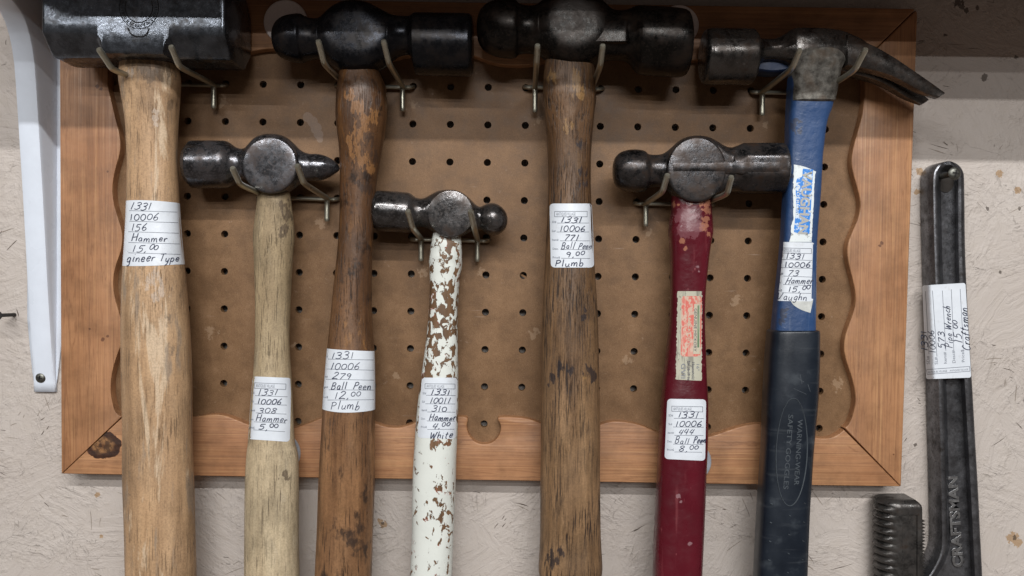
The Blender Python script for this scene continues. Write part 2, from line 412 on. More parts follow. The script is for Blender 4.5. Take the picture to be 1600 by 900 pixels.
def parent_world(p):
    v = Vector((0, 0, 0))
    while p is not None: v = v + Vector(p.location); p = p.parent
    return v
class MB:
    def __init__(s): s.v = []; s.f = []; s.m = []
    def add(s, verts, faces, mi=0):
        o = len(s.v); s.v += [Vector(q) for q in verts]; s.f += [tuple(i + o for i in f) for f in faces]; s.m += [mi] * len(faces)
    def grid(s, rows, mi=0, closed=False, cap=False):
        n = len(rows[0]); v = [p for r in rows for p in r]; f = []
        for i in range(len(rows) - 1):
            for j in range(n if closed else n - 1):
                k = (j + 1) % n
                f.append((i*n + j, i*n + k, (i+1)*n + k, (i+1)*n + j))
        if cap:
            for base in (0, (len(rows) - 1) * n):
                c = sum((Vector(q) for q in v[base:base + n]), Vector()) / n
                v.append(c); ci = len(v) - 1
                for j in range(n): f.append((base + j, base + (j + 1) % n, ci))
        s.add(v, f, mi)
    def tube(s, pts, r, sides=10, mi=0, rs=None):
        pts = [Vector(p) for p in pts]; rows = []; prev = None
        for i, p in enumerate(pts):
            t = (pts[min(i + 1, len(pts) - 1)] - pts[max(i - 1, 0)]).normalized()
            if prev is None:
                a = t.orthogonal().normalized()
            else:
                a = (prev - t * prev.dot(t)).normalized()
            prev = a; b = t.cross(a); rr = rs[i] if rs else r
            rows.append([p + (a * math.cos(2*PI*k/sides) + b * math.sin(2*PI*k/sides)) * rr for k in range(sides)])
        s.grid(rows, mi, True, True)
    def build(s, name, mats, parent=None, smooth=True, angle=35, label=None, keep=False):
        multi = isinstance(mats, list) and len(mats) > 1
        return mesh_obj(name, s.v, s.f, mats, parent, s.m if (multi or keep) else None, smooth, angle, label)

def sgnpow(x, p): return math.copysign(abs(x) ** p, x)

class Loft:
    """upright handle measured as (py, left px, right px) at centre depth h"""
    def __init__(s, rows, h, dr=0.8, n=2.0, step=2.0, h2=None, lump=0.0002):
        s.lump = lump
        s.t = []; s.y0 = rows[0][0]; s.step = step; s.dr = dr; s.n = n
        y0, y1 = rows[0][0], rows[-1][0]
        for y, l, r in table(rows, step):
            hh = h if h2 is None else lerp(h, h2, (y - y0) / (y1 - y0))
            a, b = P(l, y, hh), P(r, y, hh)
            s.t.append(((a + b) / 2, (b - a).length / 2, (b - a).normalized(), y))
        s.y1 = s.t[-1][3]
    def at(s, y):
        q = (y - s.y0) / s.step; i = max(0, min(len(s.t) - 2, int(q))); t = q - i
        a, b = s.t[i], s.t[i + 1]
        return a[0].lerp(b[0], t), lerp(a[1], b[1], t), a[2]
    def V(s, y, v, off=0.0, front=1.0):
        """point of the surface at row y, v = -1..1 across the width"""
        c, a, xd = s.at(y); n = s.n
        off += s.lump * math.sin(y * 0.031 + 3 * v) * math.cos(2 * v * front + y * 0.011)
        d = max(0.0, 1 - abs(v) ** n) ** (1 / n)
        return c + xd * ((a + off) * v) + Vector((0, -1, 0)) * ((a * s.dr + off) * d * front)
    def S(s, y, th, off=0.0):
        return s.V(y, sgnpow(math.sin(th), 2.0 / s.n), off, 1.0 if math.cos(th) >= 0 else -1.0)
    def inv(s, px, py):
        y = py; c, a, xd = s.at(y)
        ccx, _ = proj(c); rx, _ = proj(c + xd * a)
        v = max(-0.985, min(0.985, (px - ccx) / (rx - ccx)))
        for k in range(12):
            x0, q0 = proj(s.V(y, v)); ex, ey = px - x0, py - q0
            if abs(ex) + abs(ey) < 0.02: break
            x1, q1 = proj(s.V(y, v + 1e-3)); x2, q2 = proj(s.V(y + 0.5, v))
            a11, a21 = (x1 - x0) / 1e-3, (q1 - q0) / 1e-3; a12, a22 = (x2 - x0) / 0.5, (q2 - q0) / 0.5
            det = a11 * a22 - a12 * a21
            if abs(det) < 1e-6: break
            dv = (ex * a22 - a12 * ey) / det; dy = (a11 * ey - a21 * ex) / det
            v = max(-0.985, min(0.985, v + max(-0.3, min(0.3, dv)))); y += max(-10, min(10, dy))
        return y, v
    def map(s, px, py, off=0.0):
        y, v = s.inv(px, py)
        return s.V(y, v, off)
    def mesh(s, mb, sides=48, mi=0, lump=None):
        rows = []
        for (c, a, xd, y) in s.t:
            row = []
            for k in range(sides):
                th = 2 * PI * k / sides
                row.append(s.S(y, th))
            rows.append(row)
        mb.grid(rows, mi, True, True)

class Plane:
    """a sheet whose height off the wall is a function of the pixel"""
    def __init__(s, hf): s.hf = hf if callable(hf) else (lambda x, y: hf)
    def map(s, px, py, off=0.0): return P(px, py, s.hf(px, py) + off)

# ---- writing -------------------------------------------------------
def O(cx, cy, rx, ry, a0=90, a1=450, n=12):
    return [(cx + rx * math.cos(math.radians(lerp(a0, a1, k / n))), cy + ry * math.sin(math.radians(lerp(a0, a1, k / n)))) for k in range(n + 1)]
PEN = {
 '0': (0.55, [O(.27, .45, .25, .45)]), '1': (0.34, [[(.15, 0), (.15, 1)]]),
 '2': (0.6, [[(.05, .8), (.25, 1), (.48, .82), (.35, .5), (.02, .02), (.3, .06), (.58, 0)]]),
 '3': (0.6, [[(.05, .88), (.3, 1), (.5, .84), (.42, .62), (.2, .54), (.47, .44), (.5, .16), (.25, 0), (0, .08)]]),
 '4': (0.58, [[(.2, .95), (.02, .4), (.5, .42)], [(.46, .95), (.34, 0)]]),
 '5': (0.6, [[(.15, .98), (.1, .58), (.35, .62), (.48, .35), (.33, .04), (.02, .04)], [(.15, .97), (.56, 1)]]),
 '6': (0.58, [[(.42, 1), (.14, .6), (.04, .25), (.2, 0), (.44, .1), (.44, .36), (.25, .44), (.06, .26)]]),
 '7': (0.58, [[(0, .93), (.28, .98), (.5, .95), (.32, .5), (.18, 0)]]),
 '8': (0.58, [[(.48, .85), (.28, 1), (.08, .82), (.25, .55), (.48, .25), (.27, 0), (.05, .2), (.26, .5), (.46, .72), (.48, .85)]]),
 '9': (0.55, [[(.44, .82), (.25, 1), (.06, .78), (.2, .55), (.42, .66), (.45, .85), (.4, .4), (.3, 0)]]),
 ',': (0.22, [[(.1, .1), (.12, .02), (.04, -.16)]]), ' ': (0.32, []),
 'H': (0.72, [[(.08, 0), (.08, 1)], [(.58, 0), (.58, 1)], [(.02, .45), (.62, .55)]]),
 'a': (0.5, [[(.4, .48), (.18, .5), (.04, .2), (.18, 0), (.36, .2), (.4, .48), (.38, .08), (.48, 0)]]),
 'm': (0.75, [[(.04, .5), (.04, 0), (.08, .3), (.22, .5), (.32, .38), (.32, 0), (.38, .32), (.52, .5), (.62, .36), (.62, 0), (.7, .03)]]),
 'n': (0.5, [[(.04, .5), (.04, 0), (.1, .32), (.25, .5), (.38, .36), (.38, 0), (.46, .03)]]),
 'e': (0.46, [[(.05, .25), (.36, .3), (.3, .5), (.12, .46), (.03, .2), (.16, 0), (.4, .1)]]),
 'r': (0.42, [[(.05, .5), (.06, 0), (.08, .28), (.2, .48), (.38, .46)]]),
 'B': (0.68, [[(.06, 0), (.1, 1)], [(.02, .94), (.35, 1), (.5, .8), (.35, .56), (.12, .52), (.45, .46), (.52, .2), (.32, .0), (.02, .04)]]),
 'l': (0.28, [[(.1, 1), (.1, 0)]]), 'P': (0.6, [[(.06, 0), (.1, .98)], [(.02, .9), (.32, 1), (.52, .8), (.38, .54), (.1, .48)]]),
 'u': (0.52, [[(.04, .48), (.06, .1), (.2, 0), (.38, .2), (.4, .48), (.38, .08), (.5, 0)]]),
 'b': (0.5, [[(.08, 1), (.06, 0), (.1, .3), (.28, .48), (.42, .28), (.3, .02), (.08, .06)]]),
 'W': (0.85, [[(.02, .95), (.16, 0), (.4, .75), (.52, 0), (.78, 1)]]), 'h': (0.5, [[(.08, 1), (.04, 0), (.1, .32), (.26, .5), (.38, .36), (.38, 0)]]),
 'i': (0.26, [[(.1, .5), (.08, .05), (.18, 0)], [(.11, .72), (.12, .76)]]), 't': (0.42, [[(.2, .9), (.14, .1), (.3, 0)], [(.02, .58), (.36, .62)]]),
 'V': (0.7, [[(.02, 1), (.2, 0), (.6, 1)]]), 'g': (0.5, [[(.4, .48), (.18, .5), (.05, .2), (.2, .02), (.38, .22), (.4, .48), (.36, -.25), (.18, -.4), (.02, -.25)]]),
 'p': (0.5, [[(.08, .5), (.02, -.4)], [(.07, .3), (.25, .5), (.42, .3), (.28, .02), (.06, .08)]]),
 'T': (0.62, [[(.3, 1), (.26, 0)], [(0, .95), (.62, 1)]]), 'y': (0.5, [[(.05, .5), (.08, .15), (.24, .05), (.38, .25)], [(.42, .5), (.32, -.2), (.12, -.4)]]),
 'C': (0.62, [[(.55, .85), (.35, 1), (.08, .6), (.1, .15), (.3, 0), (.55, .15)]]), 'f': (0.42, [[(.42, .95), (.26, 1), (.16, .7), (.1, -.1)], [(.0, .5), (.34, .54)]]),
 'c': (0.44, [[(.38, .42), (.2, .5), (.04, .22), (.18, 0), (.4, .1)]]),
 's': (0.42, [[(.36, .46), (.18, .5), (.08, .36), (.3, .2), (.24, .02), (.02, .05)]]),
}
def ribbon(mb, sf, pts, wpx, mi, off, n=4, ridge=0.0):
    """flat stroke lying on the surface sf along pixel points"""
    NS_ = max(3, int(math.hypot(pts[0][0] - pts[-1][0], pts[0][1] - pts[-1][1]) / 1.6))
    sp = smooth_path(pts, n) if len(pts) > 2 else [tuple(lerp(a, b, k / NS_) for a, b in zip(pts[0], pts[1])) for k in range(NS_ + 1)]
    L = []; C = []; R = []
    for i, p in enumerate(sp):
        a = sp[max(i - 1, 0)]; b = sp[min(i + 1, len(sp) - 1)]
        dx, dy = b[0] - a[0], b[1] - a[1]; q = math.hypot(dx, dy) or 1.0
        nx, ny = -dy / q * wpx / 2, dx / q * wpx / 2
        L.append(sf.map(p[0] + nx, p[1] + ny, off)); R.append(sf.map(p[0] - nx, p[1] - ny, off))
        if ridge: C.append(sf.map(p[0], p[1], off + ridge))
    rows = [list(t) for t in (zip(L, C, R) if ridge else zip(L, R))]
    mb.grid(rows, mi)
def pen(mb, sf, text, p0, p1, hpx, mi=1, off=0.00028, wpx=1.3, slant=0.30, ridge=0.0):
    """handwriting from p0 to p1 (pixels, along the base line)"""
    slant += random.uniform(-0.10, 0.12); wpx *= random.uniform(0.82, 1.15)
    tot = 0.0; items = []; sup = False
    for i, ch in enumerate(text):
        if ch == '^': sup = True; continue
        wd, st = PEN[ch]; k = 0.72 if sup else 1.0
        items.append((tot, st, k, 0.36 if sup else 0.0)); tot += (wd + 0.12) * k
    dx, dy = p1[0] - p0[0], p1[1] - p0[1]; ln = math.hypot(dx, dy); ux, uy = dx / ln, dy / ln
    vx, vy = uy, -ux                                # up, in pixel space (y down)
    sc = ln / (tot - 0.12)
    for x0, st, k, lift in items:
        jy = random.uniform(-0.08, 0.08); js = random.uniform(-0.10, 0.10); jh = random.uniform(0.88, 1.12)
        for line in st:
            pts = []
            for (x, y) in line:
                Y = (y * k * jh + lift + jy); X = (x0 + x * k) * sc + (slant + js) * Y * hpx
                pts.append((p0[0] + ux * X + vx * Y * hpx, p0[1] + uy * X + vy * Y * hpx))
            ribbon(mb, sf, pts, wpx * random.uniform(0.9, 1.1), mi, off, 4, ridge)
def font_mesh(text, extrude=0.0, bold=0.0):
    cu = bpy.data.curves.new("writing", 'FONT'); cu.body = text; cu.resolution_u = 3; cu.extrude = extrude; cu.offset = bold
    if extrude: cu.bevel_depth = 0.02; cu.bevel_resolution = 1
    o = bpy.data.objects.new("writing", cu); COL.objects.link(o)
    bpy.context.view_layer.update()
    me = bpy.data.meshes.new_from_object(o.evaluated_get(bpy.context.evaluated_depsgraph_get()))
    v = [tuple(q.co) for q in me.vertices]; f = [tuple(p.vertices) for p in me.polygons]
    bpy.data.objects.remove(o); bpy.data.curves.remove(cu); bpy.data.meshes.remove(me)
    return v, f
def printed(mb, sf, text, p0, p1, hpx, mi=2, off=0.00026, extrude=0.0, zscale=0.0, bold=0.0, squash=None):
    """type from p0 to p1 along the base line, cap height hpx"""
    v, f = font_mesh(text, extrude, bold)
    x0 = min(q[0] for q in v); x1 = max(q[0] for q in v)
    dx, dy = p1[0] - p0[0], p1[1] - p0[1]; ln = math.hypot(dx, dy); ux, uy = dx / ln, dy / ln; vx, vy = uy, -ux
    sc = ln / (x1 - x0); sy = hpx / 0.69
    out = []
    for (x, y, z) in v:
        X = (x - x0) * sc; Y = y * sy
        out.append(sf.map(p0[0] + ux * X + vx * Y, p0[1] + uy * X + vy * Y, off + (z * zscale if zscale else 0)))
    mb.add(out, f, mi)
def sheet(mb, sf, tl, tr, br, bl, mi=0, off=0.00015, rad=0.09, nu=18, nv=26, ragged=0.0):
    """rounded label given by its four pixel corners"""
    wid = math.hypot(tr[0] - tl[0], tr[1] - tl[1]); hei = math.hypot(bl[0] - tl[0], bl[1] - tl[1])
    ru, rv = rad, rad * wid / hei; rows = []
    vs = sorted(set([rv * (1 - math.cos(k * PI / 10)) for k in range(6)] + [k / nv for k in range(nv + 1)] + [1 - rv * (1 - math.cos(k * PI / 10)) for k in range(6)]))
    for v in vs:
        if v < rv: ins = ru * (1 - math.sqrt(max(0, 1 - ((rv - v) / rv) ** 2)))
        elif v > 1 - rv: ins = ru * (1 - math.sqrt(max(0, 1 - ((v - 1 + rv) / rv) ** 2)))
        else: ins = 0
        il = ins + (random.uniform(0, ragged) if ragged else 0); ir = ins + (random.uniform(0, ragged) if ragged else 0)
        row = []
        for k in range(nu + 1):
            u = lerp(il, 1 - ir, k / nu)
            x = lerp(lerp(tl[0], tr[0], u), lerp(bl[0], br[0], u), v); y = lerp(lerp(tl[1], tr[1], u), lerp(bl[1], br[1], u), v)
            row.append(sf.map(x, y, off))
        rows.append(row)
    mb.grid(rows, mi)
def wrap_sheet(mb, lf, ytop, ybot, mi=0, off=0.00015, th=1.95):
    """label wrapped round a handle past both its edges; ytop / ybot are (left, middle, right) pixel rows"""
    def yy(tr, t): 
        t = max(-1, min(1, t)); return tr[1] + (tr[2] - tr[0]) / 2 * t + ((tr[0] + tr[2]) / 2 - tr[1]) * t * t
    rows = []
    for i in range(25):
        row = []
        for k in range(33):
            a = lerp(-th, th, k / 32); s_ = math.sin(max(-PI/2, min(PI/2, a)))
            c, aa, xd = lf.at(lerp(ytop[1], ybot[1], i / 24))
            cx, _ = proj(c); rx, _ = proj(c + xd * aa)
            py = lerp(yy(ytop, s_), yy(ybot, s_), i / 24)
            y, _t = lf.inv(cx + (rx - cx) * s_ * 0.97, py)
            row.append(lf.S(y, a, off))
        rows.append(row)
    mb.grid(rows, mi)

PAPER = [M['paper'], M['ink'], M['print']]
def header(mb, sf, a, b, c, d):
    for p, q in ((a, b), (b, c), (c, d), (d, a)): ribbon(mb, sf, [p, q], 0.8, 2, 0.00024)
    h = abs(d[1] - a[1]); k = 0.68
    ux, uy = (b[0] - a[0]), (b[1] - a[1])
    p0 = (a[0] + ux * 0.05, a[1] + uy * 0.05 + h * 0.78); p1 = (a[0] + ux * 0.64, a[1] + uy * 0.64 + h * 0.78)
    printed(mb, sf, "ANTIQUES VILLAGE", p0, p1, h * 0.58)
def tag_label(sf, corners, head, rows, lines, caps, parent, wrap=None, capn=("SD#", "SL#", "Item#", "Desc.", "Price$"), caph=3.2, label=None):
    mb = MB()
    if wrap: wrap_sheet(mb, sf, *wrap)
    else: sheet(mb, sf, *corners)
    if head: header(mb, sf, *head)
    for p, q in lines:
        ribbon(mb, sf, [p, q], 0.75, 2, 0.00022)
    for (t, p0, p1, h) in rows: pen(mb, sf, t, p0, p1, h)
    for (x, y, x1), t in zip(caps, capn): printed(mb, sf, t, (x, y), (x1, y), caph)
    return mb.build("price_label", PAPER, parent, True, 60, label=label)

# ------------------------------------------------------------------ wall
def build_wall():
    mb = MB(); rows = []
    for j in range(2): rows.append([Vector((lerp(-1.6, 1.6, i), 0, lerp(1.3, -1.3, j))) for i in range(2)])
    mb.grid(rows)
    # open crevices between the wood strands: short tapering slits, in loose groups that run the same way
    rnd = random.Random(23)
    def slit(x, z, a, L, w_, bend):
        n = 6; pts = []
        for i in range(n + 1):
            t = i / n - 0.5
            px_ = x + math.cos(a) * L * t - math.sin(a) * bend * (0.25 - t * t); pz = z + math.sin(a) * L * t + math.cos(a) * bend * (0.25 - t * t)
            hw = w_ * (math.sqrt(max(0.0, 1 - (2 * t) ** 2)) * (0.6 + 0.8 * rnd.random()) + 0.06) / 2
            pts.append((px_, pz, hw))
        nx, nz = -math.sin(a), math.cos(a)
        mb.grid([[Vector((p + nx * h, -0.00012, q + nz * h)), Vector((p - nx * h, -0.00012, q - nz * h))] for p, q, h in pts], 1 if rnd.random() < 0.45 else 2)
    for c in range(230):
        cx, cz = rnd.uniform(-0.40, 0.42), rnd.uniform(-0.26, 0.22)
        if -0.305 < cx < 0.255 and -0.125 < cz < 0.2: continue
        a = rnd.uniform(0, PI) if rnd.random() < 0.6 else rnd.gauss(0.1, 0.35)
        for k in range(rnd.choice((1, 1, 2, 2, 3, 4, 6))):
            slit(cx + rnd.gauss(0, 0.006), cz + rnd.gauss(0, 0.005), a + rnd.gauss(0, 0.22), rnd.uniform(0.002, 0.007) if rnd.random() < .75 else rnd.uniform(0.008, 0.018), rnd.uniform(0.00022, 0.00055), rnd.uniform(-0.0015, 0.0015))
    o = mb.build("wall", [M['wall'], plain("strand_gap", (0.10, 0.075, 0.06), 0.9), plain("strand_edge", (0.30, 0.25, 0.21), 0.8)], None, False)
    o['kind'] = "structure"
    return o
build_wall()

# ------------------------------------------------------------------ shelf above, resting on the bracket (shades the upper part)
def build_shelf():
    mb = MB(); t = 0.018; x0, x1 = -0.338, 1.05
    pr = [(0.0015, SHELF_Z), (SHELF_D - 0.002, SHELF_Z), (SHELF_D, SHELF_Z + 0.002), (SHELF_D, SHELF_Z + t - 0.002), (SHELF_D - 0.002, SHELF_Z + t), (0.0015, SHELF_Z + t)]
    mb.grid([[Vector((x, -h, z)) for h, z in pr] for x in (x0, x0 + 0.002, x1 - 0.002, x1)], 0, True, True)
    o = mb.build("shelf", M['shelf'], None, True, 30)
    o['label'] = "shelf board above the framed pegboard, carried by the white bracket"; o['category'] = "shelf"
build_shelf()

# ------------------------------------------------------------------ display board: pegboard in a mitred frame
board = empty("display_board", P(760, 760, 0.0), "brown pegboard in a mitred wooden frame with a scalloped inner edge, hung with hammers", "pegboard")
def build_pegboard():
    O0 = Vector((-0.22116, -HB, 0.1255)); p = 0.0254; r = 0.00245; th = 0.005
    v = []; f = []; idx = {}
    def vid(x, z, y):
        k = (round(x, 6), round(z, 6), y)
        if k not in idx: idx[k] = len(v); v.append((x, y, z))
        return idx[k]
    NS = 24
    zlim = P(760, 731, HB).z
    for i in range(-2, 19):
        for j in range(-1, 11):
            cx, cz = O0.x + i * p, O0.z - j * p
            for y in (-HB, -HB + th):
                ring = []; sq = []
                for k in range(NS):
                    a = 2 * PI * k / NS; c, s_ = math.cos(a), math.sin(a); q = max(abs(c), abs(s_))
                    rr = r - (0.0003 if False else 0)
                    ring.append(vid(cx + rr * c, cz + rr * s_, y)); sq.append(vid(cx + p / 2 * c / q, max(zlim, cz + p / 2 * s_ / q), y))
                for k in range(NS):
                    n = (k + 1) % NS
                    f.append((ring[k], ring[n], sq[n], sq[k]))
                if y == -HB: front = ring
            for k in range(NS):
                n = (k + 1) % NS; f.append((front[k], front[n], ring[n], ring[k]))
    # outer rim is buried in the frame
    return mesh_obj("pegboard", v, f, M['peg'], board, None, True, 30)
build_pegboard()

IN_L = [(172, 79), (169, 95), (168, 112), (168.5, 135), (172, 150), (176, 167), (181, 188), (186, 208), (188, 225), (186.5, 241), (181.5, 259), (177, 279), (175.5, 299), (178, 319), (184, 340), (189.5, 358), (191, 372), (188.5, 392), (182, 411), (177.5, 430), (177, 450), (180.5, 470), (186, 489), (190, 505), (191, 520), (188, 540), (181, 560), (175.5, 580), (173, 600), (173.5, 618), (178, 639), (184, 648), (190, 651)]
IN_B = [(190, 653), (230, 662), (262, 662), (298, 653), (325, 648), (342, 648), (356, 651), (372, 657), (390, 664), (418, 671), (445, 671), (463, 668), (480, 662), (495, 656), (515, 650), (545, 650), (570, 656), (588, 662), (600, 666), (613, 668), (626, 667.5), (640, 664), (655, 658), (680, 652), (705, 650.5), (722, 651), (729, 652.5), (731, 657), (729.5, 666), (732, 677), (738.5, 687), (747, 692.5), (757, 694), (768, 691.5), (777, 684), (782, 673), (781.5, 663), (778, 656), (779, 652.5), (788, 651.5), (805, 652), (825, 654.5), (845, 661), (870, 670), (900, 673), (925, 669), (942, 662), (955, 659), (968, 658.5), (985, 660.5), (1003, 665), (1022, 673), (1050, 683), (1080, 687), (1100, 684), (1120, 679), (1140, 672), (1160, 666), (1177, 663), (1195, 663), (1225, 670), (1250, 679), (1272, 683.5), (1287, 685), (1300, 683.5), (1311, 678), (1319, 671.5)]
IN_R = [(1320, 669), (1327, 662), (1333, 647), (1336.5, 630), (1336, 612), (1332, 593), (1326, 575), (1321, 558), (1319, 543), (1320.5, 527), (1326, 509), (1332.5, 491), (1336.5, 475), (1336.5, 457), (1332.5, 437), (1327, 415), (1324, 397), (1325.5, 379), (1332.5, 361), (1340, 343), (1344, 326), (1343.5, 310), (1338.5, 290), (1332.5, 268), (1330.5, 250), (1333.5, 230), (1340, 206), (1346.5, 182), (1350, 160), (1351, 140), (1350, 118), (1347, 99)]
IN_T = [(1346, 98), (1325, 92), (1300, 91), (1270, 97), (1235, 92), (1195, 83), (1140, 82), (1085, 94), (1040, 98), (1000, 95), (955, 83), (905, 81), (865, 91), (835, 100), (800, 102), (770, 98), (735, 86), (700, 80), (650, 84), (600, 95), (560, 99), (520, 93), (480, 81), (440, 76), (405, 78), (355, 89), (310, 86), (250, 74), (210, 72), (173, 78)]
TL, TR, BR, BL = (93, -6), (1433, 13.5), (1408, 760.5), (96, 740.5)
def rail(outer, inner, mat):
    pts = [P(x, y, HF) for x, y in outer] + [P(x, y, HF) for x, y in smooth_path(inner, 4)]
    # drop near-duplicates and pull the mitred ends back 0.15 mm
    out = []
    for q in pts:
        if not out or (q - out[-1]).length > 0.0004: out.append(q)
    bm = bmesh.new()
    fv = [bm.verts.new(q) for q in out]
    face = bm.faces.new(fv)
    if face.normal.y > 0: face.normal_flip()
    r = bmesh.ops.extrude_face_region(bm, geom=[face])
    for e in r['geom']:
        if isinstance(e, bmesh.types.BMVert): e.co.y = -0.001
    bm.normal_update()
    top = [e for e in bm.edges if all(abs(v.co.y + HF) < 1e-6 for v in e.verts)]
    bmesh.ops.bevel(bm, geom=top, offset=0.0009, segments=3, profile=0.5, affect='EDGES', clamp_overlap=True)
    bmesh.ops.recalc_face_normals(bm, faces=bm.faces)
    bm.verts.ensure_lookup_table()
    v = [q.co.copy() for q in bm.verts]; bm.verts.index_update()
    f = [tuple(q.index for q in fc.verts) for fc in bm.faces]; bm.free()
    return mesh_obj("frame_rail", v, f, mat, board, None, True, 40)
def inset(p, q, d): 
    l = math.hypot(q[0] - p[0], q[1] - p[1]); return (p[0] + (q[0] - p[0]) / l * d, p[1] + (q[1] - p[1]) / l * d)
def corner(p, a, b, r=4): return [inset(p, a, r), (lerp(p[0], (inset(p, a, r)[0] + inset(p, b, r)[0]) / 2, 0.45), lerp(p[1], (inset(p, a, r)[1] + inset(p, b, r)[1]) / 2, 0.45)), inset(p, b, r)]
g_ = 0.45
rail([(TL[0], TL[1] + g_), (BL[0], BL[1] - g_)][::-1], [(x, y) for x, y in IN_L], mat_frame("cedar_upright", False, 1.3))
rail([(BR[0] - g_, BR[1]), (BL[0] + g_, BL[1])], IN_B, mat_frame("cedar_bottom", True, 4.1, [(P(161, 696, HF), 0.0092)]))
rail([(TR[0], TR[1] + 3), (TR[0] + .3, TR[1] + 10), (BR[0], BR[1] - g_)][::-1] if False else [(TR[0] + 0.3, TR[1] + 12), (TR[0], TR[1] + 6), (TR[0] - 2, TR[1] + 2.5)][::-1] + [(TR[0] + 0.3, TR[1] + 14), (BR[0], BR[1] - g_)], IN_R, mat_frame("cedar_upright", False, 7.7))
rail([(TL[0] + g_, TL[1]), (TR[0] - 9, TR[1] - 0.2), (TR[0] - 5, TR[1] + 0.3), (TR[0] - 3, TR[1] + 1.8)], IN_T, mat_frame("cedar_top", True, 9.2))
def cap(px, py, rpx, mat):
    mb = MB(); c = P(px, py, HF); r = rpx * (CAMH - HF) / F; rows = []
    for (k, h) in ((1.0, HF - 0.001), (1.0, HF + 0.0012), (0.96, HF + 0.0018), (0.5, HF + 0.002), (0.05, HF + 0.002)):
        rows.append([Vector((c.x + r * k * math.cos(2*PI*j/40), -h, c.z + r * k * math.sin(2*PI*j/40))) for j in range(40)])
    mb.grid(rows, 0, True, True); mb.build("screw_cap", mat, board)
cap(447, 35, 34, M['cap']); cap(1060, 40, 31, M['cap'])
cap(437, 708, 33, M['capblue']); cap(1079, 721, 32, M['capblue'])

# ------------------------------------------------------------------ hammer hooks
def hook(cross, stems, tips, bends, hole_r, label, lefthole=None):
    """cross: (x0, x1, y0, y1) of the cross bar; stems: [(x, y0, y1)] ; tips, bends in pixels"""
    hc = HB + 0.0045
    root = empty("hammer_hook", P((cross[0] + cross[1]) / 2, (cross[2] + cross[3]) / 2, HB), label, "hook", "double prong wire hooks on the pegboard")
    mb = MB()
    (x0, x1, y0, y1) = cross
    pts = [P(x0 - 1, y0 - 0.5, HB - 0.008), P(x0 - 1, y0 - 0.5, HB), P(x0 + 1, y0, HB + 0.0033), P(x0 + 7, y0 + 0.5, hc + 0.0006), P(x0 + 16, y0 + 0.5, hc), P((x0 + x1) / 2, (y0 + y1) / 2, hc), P(x1 - 16, y1 + 0.5, hc), P(x1 - 7, y1 + 0.5, hc + 0.0006), P(x1 - 1, y1, HB + 0.0033), P(x1 + 1, y1 - 0.5, HB), P(x1 + 1, y1 - 0.5, HB - 0.008)]
    mb.tube(smooth_path([tuple(q) for q in pts], 5), 0.0014, 10)
    mb.build("crossbar", M['wire'], root)
    for (sx, sy0, sy1), t, b in zip(stems, tips, bends):
        m = MB(); hs = hc + 0.0032
        a0 = P(sx, sy1, hs); a1 = P(sx, sy0 + 6, hs); a2 = P(sx, sy0 - 1, hs + 0.0012)
        bb = P(b[0], b[1], 0.074); tt = P(t[0], t[1], 0.086)
        d = (bb - a2)
        pts = [a0, a0.lerp(a1, 0.5), a1, a2 + d * 0.0, a2 + d * 0.16, a2 + d * 0.5, a2 + d * 0.8, bb - d * 0.06 + (tt - bb) * 0.03, bb + (tt - bb) * 0.14 , bb.lerp(tt, 0.5), tt]
        sp = smooth_path([tuple(q) for q in pts], 5)
        rs = [0.0018] * len(sp); rs[0] = 0.0013; rs[-1] = 0.0014; rs[-2] = 0.0018
        m.tube(sp, 0.0018, 12, 0, rs); m.build("prong", M['wire'], root)
hook((196, 353, 131, 133), [(234, 131, 169), (334, 133, 170)], [(154, 76), (267, 72)], [(176, 109), (281, 105)], 0, "wire hook carrying the wooden handled sledge hammer")
hook((404, 528, 309, 311), [(420, 309, 345), (511, 311, 346)], [(363, 262), (464, 258)], [(375, 288), (475, 287)], 0, "wire hook carrying the cross peen hammer")
hook((526, 645, 134, 136), [(540, 134, 171), (629, 136, 174)], [(497, 63), (599, 63)], [(507, 101), (608, 100)], 0, "wire hook carrying the reddish brown ball peen hammer")
hook((643, 763, 374, 376), [(658, 374, 408), (746, 375, 409)], [(637, 329), (735, 329)], [(645, 357), (741, 356)], 0, "wire hook carrying the hammer with chipped white paint")
hook((820, 941, 136, 139), [(836, 137, 176), (925, 139, 177)], [(840, 70), (942, 70)], [(838, 100), (938, 103)], 0, "wire hook carrying the dark brown ball peen hammer with short flared handle")
hook((993, 1114, 318, 320), [(1009, 319, 354), (1098, 320, 355)], [(1043, 273), (1143, 276)], [(1035, 300), (1136, 303)], 0, "wire hook carrying the red handled ball peen hammer")
hook((1175, 1296, 144, 146), [(1191, 145, 181), (1282, 146, 182)], [(1250, 77), (1353, 76)], [(1237, 108), (1335, 110)], 0, "wire hook carrying the claw hammer")

